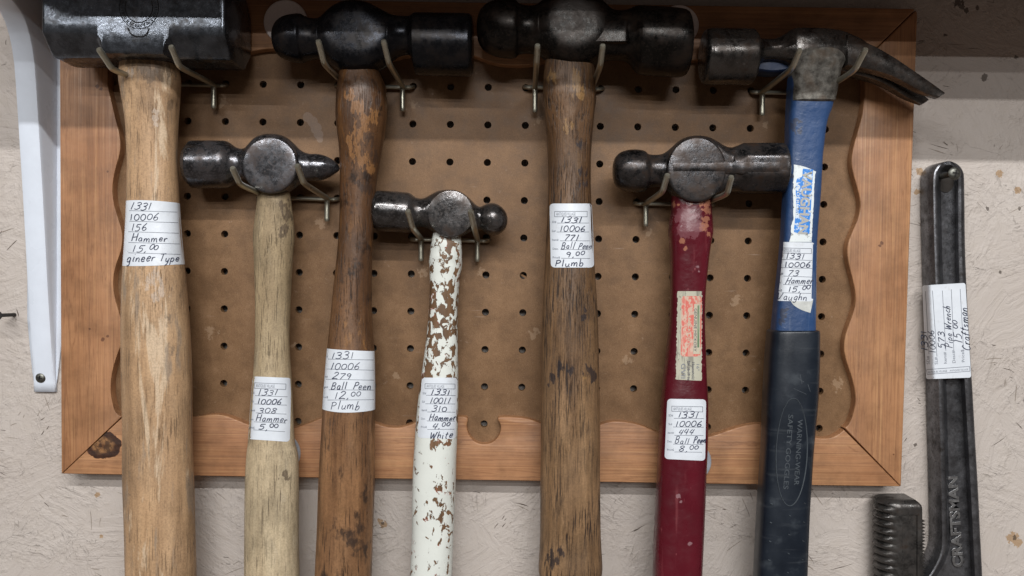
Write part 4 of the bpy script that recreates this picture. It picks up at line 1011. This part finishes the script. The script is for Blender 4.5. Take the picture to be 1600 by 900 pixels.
# ---- claw hammer
def build_claw():
    root = empty("claw_hammer", P(1220, 1000, 0.04), "claw hammer with blue shaft and black rubber grip", "hammer", HG)
    mb = MB(); h = 0.042
    head_loft(mb, [(1098.5, 54, 124), (1099.5, 50, 127.5), (1102, 47.5, 130), (1106, 46, 131.5), (1112, 45.7, 132), (1168, 46, 131.5), (1174, 47, 130.5), (1177.5, 49.5, 127), (1180, 54, 118), (1184, 58, 105), (1190, 60.5, 97.5), (1200, 61.5, 95), (1211, 60.5, 95), (1221, 56.5, 97), (1231, 50, 101), (1240, 47, 104), (1262, 46.5, 106), (1290, 48, 105), (1310, 51, 103), (1324, 56, 103.5), (1338, 62, 106), (1346, 66.5, 107.5)], h, lambda x: 0.0132 if x > 1225 else lerp(0.0132, 0.06, min(1, (1225 - x) / 30)), n=lambda x: 2.0 if x < 1215 else 2 + 1.2 * min(1, (x - 1215) / 20))
    # the two tines of the claw: same side profile, parted in depth
    top = smooth_path([(1322, 55), (1346, 65), (1374, 78.5), (1400, 94), (1425, 111), (1450, 128), (1475, 146)], 6)
    bot = smooth_path([(1322, 103), (1345, 107.5), (1370, 113), (1393, 120.5), (1414, 131), (1435, 143), (1463, 154)], 6)
    for (ha, hb_, ta, tb) in ((0.0447, 0.0548, 0.049, 0.0545), (0.0292, 0.0393, 0.0297, 0.0350)):
        rows = []
        for i, (t, b) in enumerate(zip(top, bot)):
            k = i / (len(top) - 1); q = k ** 3
            a1, a2 = lerp(ha, ta, q), lerp(hb_, tb, q)
            if k < 0.22 : 
                if ha > 0.04: a1 = lerp(0.0424, a1, k / 0.22)
                else: a2 = lerp(0.0416, a2, k / 0.22)
            T = P(t[0], t[1], 0.052); B = P(b[0], b[1], 0.052); m = 0.0012; U = (T - B)
            e = min(0.25, m / max(U.length, 1e-5))
            def q_(f, hh): v = B + U * f; return Vector((v.x, -hh, v.z))
            rows.append([q_(1, a1 + m), q_(1, a2 - m), q_(1 - e * .4, a2 - m * .4), q_(1 - e, a2), q_(0.5, a2), q_(e, a2), q_(e * .4, a2 - m * .4), q_(0, a2 - m), q_(0, a1 + m), q_(e, a1), q_(1 - e, a1)])
        mb.grid(rows, 0, True, True)
    hd = mb.build("head", steel("claw_steel", (0.065, 0.062, 0.06), (0.15, 0.145, 0.142), (0.038, 0.025, 0.018), 0.53, 0.17, 0.95, 0.0003, 13.0, 0.6), root, True, 38)
    # socket below the eye: bare worn metal round the shaft
    ck = Loft([(74, 1238, 1300), (88, 1233, 1311), (98, 1232.5, 1315), (104, 1233, 1313), (112, 1234.5, 1309.5), (130, 1235, 1306.5), (148, 1234, 1303.5), (158, 1233.5, 1301.5), (161, 1234.5, 1300), (166, 1246, 1288)], 0.042, 0.80, 3.6, 1.0)
    cb = MB(); ck.mesh(cb, 56, 0, 0.0002)
    g = G("worn_socket"); v = g.noise(g.co, 170, 6, 0.7)
    col = g.ramp(v, [(0.32, (0.035, 0.030, 0.025)), (0.5, (0.13, 0.122, 0.108)), (0.74, (0.30, 0.285, 0.255))])
    col = g.mix(g.ramp(g.noise(g.map((1, 1, 1), (3, 0, 0)), 90, 4), [(0.5, 0.0), (0.68, 0.7)]), col, (0.10, 0.065, 0.04))
    cb.build("socket", g.fin(col, 0.6, 0.25, g.bump(v, 0.0008, 0.7), 0.4), hd, True, 40)
    lf = Loft([(120, 1234, 1302), (150, 1232, 1299.5), (170, 1230.8, 1296), (185, 1230, 1290.5), (203, 1229.3, 1286.8), (235, 1228.8, 1283.2), (250, 1228.3, 1281.8), (300, 1225.5, 1279.3), (340, 1223.2, 1276), (378, 1220.8, 1273.2), (420, 1217, 1272), (470, 1211.5, 1271.5), (515, 1207.3, 1270.6), (530, 1206, 1270)], 0.041, 0.75, 4.0, 2.0, lump=0.00003)
    hb = MB(); lf.mesh(hb, 96)
    worn = [(lf.map(x, y), r) for x, y, r in ((1240, 195, .003), (1247, 203, .0025), (1226, 398, .0015), (1225, 487, .0018), (1224, 494, .0018), (1219, 502, .002), (1230, 483, .0012), (1236, 275, .0012))]
    hb.build("shaft", mat_paint("blue_paint", (0.021, 0.056, 0.150), (0.20, 0.24, 0.32), 0.70, 0.38, worn, 0.0006, (0.035, 0.035, 0.045)), root)
    # painted web under the neck
    wb = MB(); rows = []
    for i in range(15):
        t = i / 14; x = lerp(1172, 1236, t); yt = 86; yb = lerp(114, 112, t) - 5 * math.sin(t * PI) * -1 + (6 if t > .8 else 0) * (t - .8) * 5
        c1, c2 = P(x, yt, 0.031), P(x, yb, 0.031)
        rows.append([Vector((c1.x, -0.025, c1.z)), Vector((c1.x, -0.041, c1.z)), Vector((c2.x, -0.0405, c2.z + .0012)), Vector((c2.x, -0.039, c2.z)), Vector((c2.x, -0.027, c2.z)), Vector((c2.x, -0.025, c2.z + .0012))])
    wb.grid(rows, 0, True, True)
    wb.build("neck_guard", mat_paint("blue_guard", (0.012, 0.030, 0.085), (0.05, 0.07, 0.12), 0.7, 0.4), root, True, 40)
    # brand decal, torn
    d = MB()
    dl = smooth_path([(1241, 257, 1254), (1240, 265, 1273.5), (1240.5, 275, 1273), (1239.3, 283, 1272.7), (1240, 290, 1272.2), (1238.8, 300, 1271.5), (1239.5, 310, 1271.2), (1239.8, 320, 1270.8), (1239, 330, 1270.4), (1240, 340, 1269.8), (1236.8, 350, 1269.2), (1235.5, 360, 1268.6), (1236.5, 368, 1268.2), (1234, 378, 1267.8)], 3)
    d.grid([[lf.map(lerp(l + random.uniform(-.7, .7), r + random.uniform(-.4, .4), k / 10), y + (2.5 * k / 10 if y < 268 else 0), 0.00016) for k in range(11)] for l, y, r in dl], 0)
    dl2 = [(1254.5, 263.5, 1270.5), (1254, 267, 1270), (1253, 276, 1269.8), (1246, 279, 1269.3), (1244, 286, 1269), (1243.5, 300, 1268), (1244, 320, 1267), (1242, 345, 1265.5), (1240.5, 360, 1264.8), (1243, 364, 1263.5)]
    dl2 = smooth_path(dl2, 4)
    d.grid([[lf.map(lerp(l, r, k / 8), y + 1.5 * k / 8, 0.00022) for k in range(9)] for l, y, r in dl2], 1)
    printed(d, lf, "VAUGHAN", (1255, 266.5), (1247.5, 365.5), 13.5, 2, 0.00032, bold=0.035)
    printed(d, lf, "UNDERHILL", (1246.5, 285), (1243, 338), 4.2, 0, 0.00032)
    # strip that sticks out under the price label
    d2 = MB(); d2.grid([[lf.map(lerp(1236 + 18 * t * t, 1270 - 4 * t, k / 6), lerp(469, 485, t) + 4 * t * (k / 6), 0.00012) for k in range(7)] for t in [q / 8 for q in range(9)]], 0)
    def torn(nm, c, c2, th, sc=420):
        g = G(nm); m = g.ramp(g.noise(g.map((1, 1, .8)), sc, 5, 0.7), [(th, 0.0), (th + 0.04, 1.0)])
        q = g.ramp(g.noise(g.map((1, 1, .8), (3, 1, 5)), sc * 0.8, 5, 0.7), [(0.60, 0.0), (0.64, 0.8)])
        return g.fin(g.mix(q, g.mix(m, c, c2), (0.10, 0.10, 0.07)), 0.4)
    d2.build("decal_scrap", plain("scrap_film", (0.62, 0.64, 0.62), 0.35), root)
    d.build("brand_decal", [torn("torn_white_film", (0.72, 0.78, 0.80), (0.16, 0.16, 0.11), 0.63), torn("bright_blue_film", (0.025, 0.22, 0.68), (0.62, 0.72, 0.82), 0.535), torn("grey_letter_film", (0.42, 0.42, 0.40), (0.30, 0.28, 0.16), 0.60)], root)
    tag_label(lf, ((1219.8, 378), (1272.6, 379), (1270.3, 471), (1212.3, 470)), ((1220.5, 387.3), (1267.5, 388.5), (1267.5, 396.3), (1220.5, 395.3)),
              [("1331", (1228, 404), (1256, 404.5), 8.5), ("10006", (1226, 417.3), (1266, 417.3), 8.5), ("73", (1230.5, 430.5), (1247, 430.7), 9), ("Hammer", (1227, 443), (1269, 444), 10.5), ("15,^00", (1231, 456), (1264, 455), 9), ("Vaughn", (1214.5, 467.5), (1260, 470), 11)],
              [((1222, 405.3), (1268.5, 407)), ((1221, 418), (1268.5, 419.5)), ((1224.5, 431.3), (1268.5, 433)), ((1224, 444.5), (1268, 446.3)), ((1222.5, 457.3), (1266.5, 458.5))],
              [(1219, 402.5, 1222), (1218, 416, 1220.5), (1216.7, 429, 1224.5), (1215.8, 442.3, 1223), (1214.8, 455, 1222.5)], root, None, (".", ".", "m#", "sc.", "ce$"))
    # rubber grip
    gl = Loft([(515, 1204.5, 1274), (516.5, 1202, 1276.3), (520, 1200.8, 1277), (540, 1199, 1277), (560, 1197.5, 1276.9), (620, 1194.3, 1274.5), (660, 1193, 1271), (700, 1191.2, 1267.5), (750, 1188, 1264.3), (800, 1184.6, 1261.2), (900, 1179.5, 1257.3), (1010, 1174, 1253)], 0.041, 0.8, 3.2, 1.0, lump=0.00003)
    gb = MB(); gl.mesh(gb, 96)
    g = G("black_blue_rubber"); n1 = g.noise(g.co, 900, 3, 0.6); n2 = g.noise(g.co, 60, 4)
    col = g.ramp(n2, [(0.3, (0.004, 0.008, 0.015)), (0.7, (0.008, 0.014, 0.024))])
    col = g.mix(g.ramp(g.noise(g.map((30, 30, 420)), 1, 4), [(0.60, 0.0), (0.75, 0.35)]), col, (0.07, 0.08, 0.09))
    col = g.mix(g.ramp(g.noise(g.map((1, 1, 1), (5, 3, 0)), 70, 5), [(0.60, 0.0), (0.72, 0.22)]), col, (0.12, 0.14, 0.16))
    grip = gb.build("grip", g.fin(col, g.ramp(n2, [(0.3, 0.29), (0.7, 0.42)]), 0.0, g.bump(n1, 0.00008, 0.5), 0.65), root)
    e = MB(); el = []
    for k in range(41):
        a = 2 * PI * k / 40; dx, dy = 24.3 * math.cos(a), 84 * math.sin(a)
        el.append((1237 + dx - dy * 0.035, 706.5 + dy))
    ribbon(e, gl, el, 1.6, 0, 0.00002, 2, 0.0004)
    printed(e, gl, "WARNING-WEAR", (1246.5, 655), (1240.5, 758), 7.4, 0, 0.0002, bold=0.012)
    printed(e, gl, "SAFETY GOGGLES", (1232, 647.5), (1224, 764), 7.4, 0, 0.0002, bold=0.012)
    for k in range(9):
        for (x, y) in ((1257 - k * 1.2, 786.5 + k * 29.3), (1234 - k * 1.1, 806 + k * 29.6), (1206 - k * 1.3, 787.5 + k * 29.3)):
            if y < 985: ribbon(e, gl, [(x - 1.6, y - .8), (x + 1.6, y + .6)], 1.7, 0, 0.00002, 2, 0.0005)
    ribbon(e, gl, [(1245, 590), (1256, 597)], 0.8, 0, 0.0001); ribbon(e, gl, [(1250, 585), (1253, 600)], 0.8, 0, 0.0001); ribbon(e, gl, [(1262, 600), (1266, 612)], 0.8, 0, 0.0001); ribbon(e, gl, [(1240, 607), (1260, 616)], 0.7, 0, 0.0001)
    e.build("moulded_warning", plain("worn_lit_ridge", (0.06, 0.072, 0.085), 0.45), grip)  # lighter worn tone, also paints the highlights on the raised moulding
build_claw()

# ------------------------------------------------------------------ white shelf bracket
def build_bracket():
    root = empty("shelf_bracket", P(65, 612, 0.0), "white pressed steel shelf bracket screwed to the wall left of the frame", "bracket")
    xr = P(84, 300, 0.001).x; mb = MB()
    XR = -0.3165; XL = XR - 0.0142
    st = []                                   # (z, h front, z rear, h rear)
    for (y, hf) in ((612, .0022), (598, .0026), (580, .0040), (540, .0062), (500, .0083), (440, .0112), (380, .0135), (300, .0168), (240, .0195), (180, .0222), (130, .0245), (100, .0262)):
        z = P(60, y, hf).z; st.append((z, hf, z, 0.001))
    zt = SHELF_Z - 0.002
    for (y, hf, zr, hr) in ((75, .0285, .156, .001), (55, .0315, .166, .001), (35, .0355, .176, .001), (18, .041, .187, .004), (5, .0475, zt, .012), (-10, .056, zt, .022), (-30, .069, zt, .036)):
        st.append((P(45, y, hf).z, hf, zr, hr))
    z0, h0 = st[-1][0], st[-1][1]
    for k in range(1, 6): st.append((lerp(z0, zt - 0.006, (k / 5) ** .8), lerp(h0, 0.17, k / 5), zt, lerp(0.036, 0.172, k / 5)))
    rows = []
    for i, (z, h, zr, hr) in enumerate(st):
        dv = Vector((0, -(h - hr), z - zr)); L = dv.length
        f = lambda x, t: Vector((x, -hr, zr)) + dv * t
        r = min(0.0025, L * 0.45) / L
        fl = 0.0054 * min(1, [0.05, 0.15, 0.35, 0.7][i] if i < 4 else 1)
        th = 0.0009
        rows.append([f(XL - fl, 0), f(XL - 0.0005, 0.0), f(XL, min(.08, r)), f(XL, 1 - r), f(XL + 0.0008, 1 - r * .3), f(XL + 0.0026, 1), f((XL + XR) / 2, 1), f(XR - 0.0026, 1), f(XR - 0.0008, 1 - r * .3), f(XR, 1 - r), f(XR, min(.08, r)), f(XR + 0.0005, 0.0), f(XR + fl, 0)])
    mb.grid(rows)
    # close the foot
    z, h = st[0][0], st[0][1]
    foot = [Vector((XL - 0.0006, -0.001, z - 0.003)), Vector((XR + 0.0006, -0.001, z - 0.003))]
    b = MB(); b.v = mb.v; b.f = mb.f; b.m = mb.m
    body = b.build("bracket_arm", M['white_metal'], root, True, 40)
    md = body.modifiers.new("thickness", 'SOLIDIFY'); md.thickness = 0.0011; md.offset = 0
    # screw
    screw(P(64, 590, 0.0032), 0.0036, Vector((0, -1, 0)), root)
def screw(c, r, axis, parent, shaft=0.0, head_h=0.0018):
    axis = axis.normalized(); a = axis.orthogonal().normalized(); b_ = axis.cross(a); m = MB()
    prof = [(0.35, -0.0012), (0.98, 0.0), (1.0, 0.0004), (0.85, 0.0012), (0.5, 0.0017), (0.02, 0.0019)]
    m.grid([[c + a * (r * k * math.cos(2*PI*j/32)) + b_ * (r * k * math.sin(2*PI*j/32)) + axis * q for j in range(32)] for k, q in prof], 0, True, True)
    if shaft:
        rows = []; n = 40
        for i in range(n + 1):
            t = i / n; rr = r * (0.46 if i % 4 in (0, 1) else 0.34)
            rows.append([c + a * (rr * math.cos(2*PI*j/16)) + b_ * (rr * math.sin(2*PI*j/16)) - axis * (shaft * t) for j in range(16)])
        m.grid(rows, 0, True, True)
    # cross recess: dark sunk-looking cross
    e1 = (a * 0.8 + b_ * 0.6); e2 = (b_ * 0.8 - a * 0.6)
    for u, v in ((e1, e2), (e2, e1)):
        p = [c + axis * 0.00205 + u * (s1 * r * 0.52) + v * (s2 * r * 0.11) for s1, s2 in ((-1, -1), (1, -1), (1, 1), (-1, 1))]
        m.add(p, [(0, 1, 2, 3)], 1)
    return m.build("screw", [M['screw'], M['dark']], parent, True, 40, keep=True)
build_bracket()

# ------------------------------------------------------------------ nail in the wall at the far left
def build_nail():
    m = MB(); a = P(28, 491.5, -0.004); b = P(-4, 493, 0.020)
    m.tube([a, a.lerp(b, .3), a.lerp(b, .96), b], 0.0013, 12)
    d = (b - a).normalized()
    m.tube([b, b + d * 0.0012], 0.0032, 16)
    o = m.build("nail", M['dark'], None); o['label'] = "dark nail sticking out of the wall left of the white bracket"; o['category'] = "nail"
build_nail()

# ------------------------------------------------------------------ pipe wrench
def build_wrench():
    root = empty("pipe_wrench", P(1490, 1000, 0.0), "black iron pipe wrench hanging by its handle on the bare wall", "wrench")
    st = steel("cast_black_iron", (0.09, 0.09, 0.097), (0.25, 0.254, 0.275), (0.022, 0.018, 0.016), 0.60, 0.30, 0.9, 0.0005, 15.0, 0.3, 0.5)
    hf, hr, hbk = 0.0168, 0.0090, 0.0012
    mb = MB()
    # left and right front edges of the handle, top to bottom (measured on its front face)
    ed = [(272, 1456.5, 1507), (300, 1456, 1507.5), (380, 1457.5, 1508.5), (440, 1459.5, 1510.5), (520, 1462, 1514.5), (600, 1464.5, 1519.5), (680, 1466.5, 1524), (750, 1468.5, 1528), (800, 1469.5, 1530.5), (840, 1470, 1532.5), (860, 1468.5, 1533.5), (880, 1461, 1534.5), (900, 1449, 1535.5), (930, 1425, 1537), (1000, 1395, 1540)]
    tb = table(ed, 4.0)
    cx, cy, rx = (1456.5 + 1507) / 2, 277, 25.3
    secs = []
    for a in [math.radians(q) for q in (4, 12, 20, 30, 40, 50, 60, 70, 80)]:        # rounded head end
        yy = cy - rx * math.cos(a) ; hw = rx * math.sin(a)
        secs.append((yy, cx - hw, cx + hw))
    secs += [(y, l, r) for y, l, r in tb if y > 276]
    rows = []
    for i, (y, l, r) in enumerate(secs):
        w_ = r - l; yt = min(1.0, max(0.0, (y - 259) / 9))
        rim_l = min(w_ * .34, 11); rim_r = min(w_ * .30, 14 if y > 500 else 11 + 3 * (y - 250) / 250)
        a = yt                                      # recess depth factor
        fr = lambda x, hh: P(x, y, hh)
        def side(x, hh):                             # straight down to the wall
            p = P(x, y, hf); return Vector((p.x, -hh, p.z))
        rec = lerp(hf, hr, a); ym = lerp(0.0, 0.0, a)
        rows.append([side(l + 0.6, hbk), side(l, hbk + 0.001), side(l, hf - 0.0045), fr(l + 0.8, hf - 0.0016), fr(l + 2.5, hf - 0.0004), fr(l + rim_l * .5, hf), fr(l + rim_l * .82, hf - 0.0006), fr(l + rim_l * 1.05, lerp(hf, hr + 0.003, a)), fr(l + rim_l * 1.3, rec + 0.0004 * a), fr((l + rim_l + r - rim_r) / 2, rec), fr(r - rim_r * 1.3, rec + 0.0004 * a), fr(r - rim_r * 1.08, lerp(hf, hr + 0.003, a)), fr(r - rim_r * .85, hf - 0.0008), fr(r - rim_r * .5, hf), fr(r - 2.5, hf - 0.0004), fr(r - 0.7, hf - 0.0016), side(r, hf - 0.0045), side(r, hbk + 0.001), side(r - 0.6, hbk)])
    mb.grid(rows, 0, True, True)
    body = mb.build("handle", st, root, True, 40)
    # hanging eye: dark disc, the shade inside the hole put into its colour
    ey = MB(); 
    def ring(k, hh): return [P(1478 + 11 * k * math.cos(t), 285 + 13.5 * k * math.sin(t), hh) for t in [2*PI*j/32 for j in range(32)]]
    ey.grid([ring(1.25, hr + 0.0002), ring(1.12, hr + 0.0012), ring(1.0, hr + 0.0010), ring(0.92, hr - 0.0002 + 0.0006)], 0, True)
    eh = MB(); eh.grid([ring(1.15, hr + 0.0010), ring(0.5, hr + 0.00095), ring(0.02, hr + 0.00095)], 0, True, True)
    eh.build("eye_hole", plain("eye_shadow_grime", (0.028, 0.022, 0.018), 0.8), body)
    # raised casting letters
    tx = MB(); pf = Plane(hr)
    printed(tx, pf, "CRAFTSMAN", (1504.5, 886), (1495.5, 744), 15.0, 0, 0.0006, 0.04, 0.014, 0.03)
    tx.build("cast_lettering", steel("worn_letter_iron", (0.22, 0.22, 0.225), (0.45, 0.45, 0.46), (0.06, 0.055, 0.05), 0.62, 0.34, 0.9, 0.0003, 4.0), body, True, 40)
    # worn patches of dull green on the side
    # hook jaw with its thread
    jb = MB(); rows = []
    jf, jr = 0.0235, 0.004
    lft = []
    y = 783.0
    prof = []                                        # (y, x left)
    prof.append((783.5, 1396)); prof.append((784.5, 1386)); prof.append((787, 1379)); prof.append((790.5, 1377))
    p = 11.55; yy = 794.5
    while yy < 1000:
        for k, dx in ((0.0, 7.5), (0.14, 4.5), (0.34, 1.0), (0.5, 0.2), (0.66, 1.0), (0.86, 4.5)): prof.append((yy + p * k, 1377 + dx))
        yy += p
    for (y, xl) in prof:
        top = max(0.0, (794 - y) / 11.0)
        xr_ = 1443 - 9 * top ** 2
        sl = 4.0
        hft = jf - 0.004 * top ** 2
        A = P(xl, y, (jf + jr) / 2); 
        def S_(x, hh, dy=0): 
            q = P(x, y + dy, jf); return Vector((q.x, -hh, q.z))
        dy = 0
        tk = max(0, min(1, (1403 - xl) / 26))
        rows.append([S_(xr_, jr), S_(xr_, hft - 0.002), S_(xr_ - 1.2, hft - 0.0006), S_(xr_ - 3, hft), S_(1440 - 3 * top - 2, hft), S_(1434 , hft), S_(1432.5, hft - (0.0010 if y > 805 else 0)), S_(1411, hft - (0.0010 if y > 805 else 0)), S_(1409.5, hft), S_(1405, hft), S_(max(xl + 6, 1398), hft - 0.0012), S_(xl + 9, hft - 0.0032), S_(xl + 3.5, hft - 0.0062), S_(xl + 0.7, hft - 0.009), S_(xl, (jf + jr) / 2), S_(xl + 2, jr + 0.004), S_(xl + 8, jr)])
    jb.grid(rows, 0, True, True)
    # rack teeth down the right edge
    yy = 812
    while yy < 990:
        a = [P(1440.5, yy, jf - 0.0004), P(1446.3, yy + 2.2, jf - 0.003), P(1440.5, yy + 4.4, jf - 0.0004)]
        b = [Vector((q.x, -jr - 0.003, q.z)) for q in a]
        jb.add(a + b, [(0, 1, 2), (3, 5, 4), (0, 3, 4, 1), (1, 4, 5, 2), (2, 5, 3, 0)])
        yy += 5.2
    jb.build("hook_jaw", steel("jaw_iron", (0.07, 0.068, 0.068), (0.16, 0.155, 0.15), (0.034, 0.025, 0.020), 0.55, 0.28, 0.9, 0.0004, 17.0, 0.4), root, True, 40)
    # price label turned on its side, folded round the left rim
    def hl(x, y):
        l = 1440 + (y - 446) * 0.045; k = max(0.0, min(1.0, (x - l) / 16)); return lerp(0.0042, hf + 0.0004, math.sin(k * PI / 2))
    sf = Plane(hl); lb = MB()
    sheet(lb, sf, (1441, 446), (1508.5, 442), (1517.5, 590), (1447, 592.5), 0, 0.0, 0.05, 30, 30)
    for p_, q in (((1446, 455), (1451.5, 553)), ((1457, 454), (1464, 557)), ((1472.5, 454), (1478, 548)), ((1486.5, 452), (1490.5, 550)), ((1500.3, 451.5), (1505.5, 545))):
        ribbon(lb, sf, [(lerp(p_[0], q[0], i / 4), lerp(p_[1], q[1], i / 4)) for i in range(5)], 0.75, 2, 0.00008, 1)
    for t, a, b, hh in (("1331", (1450, 549), (1447.5, 517), 9), ("10006", (1463, 552), (1459, 516), 9), ("573", (1477, 545), (1474.5, 518), 10), ("Pipe", (1488.5, 544), (1487, 521), 11.5), ("Wrench", (1487, 516), (1484.5, 479), 11.5), ("15,^00", (1504.5, 537), (1500, 503), 11), ("Craftsman", (1516, 548), (1511, 481), 12)):
        pen(lb, sf, t, a, b, hh, 1, 0.0001)
    for t, a, b in (("SD#", (1452.5, 569), (1452, 556)), ("SL#", (1465.5, 569), (1464.5, 558)), ("Item#", (1479.5, 568), (1478.5, 550)), ("Desc#", (1493, 567), (1491.5, 547)), ("Price$", (1507.5, 565.5), (1506, 546))):
        printed(lb, sf, t, a, b, 4.6, 2, 0.0001)
    for a, b in (((1448, 577.5), (1515, 572.5)), ((1515, 572.5), (1515.7, 580)), ((1515.7, 580), (1448.5, 585)), ((1448.5, 585), (1448, 577.5))): ribbon(lb, sf, [a, b], 0.8, 2, 0.00008)
    printed(lb, sf, "ANTIQUES VILLAGE", (1479, 581.2), (1450, 583.2), 3.2, 2, 0.00008) if False else printed(lb, sf, "ANTIQUES VILLAGE", (1450, 583.3), (1480, 581), 3.2, 2, 0.00008)
    printed(lb, sf, "ANTIQUES VILLAGE", (1484, 580.6), (1513, 578.4), 2.6, 2, 0.00008)
    lb.build("price_label", PAPER, root, True, 60)
build_wrench()
def build_wall_screw():
    d = (Vector((0.06, -1, 0.015))).normalized()
    c = P(1491, 271, 0.0275)
    o = screw(c, 0.0043, d, None, 0.0255)
    o['label'] = "cross head screw in the wall holding up the black wrench"; o['category'] = "screw"; o.name = "wall_screw"
build_wall_screw()
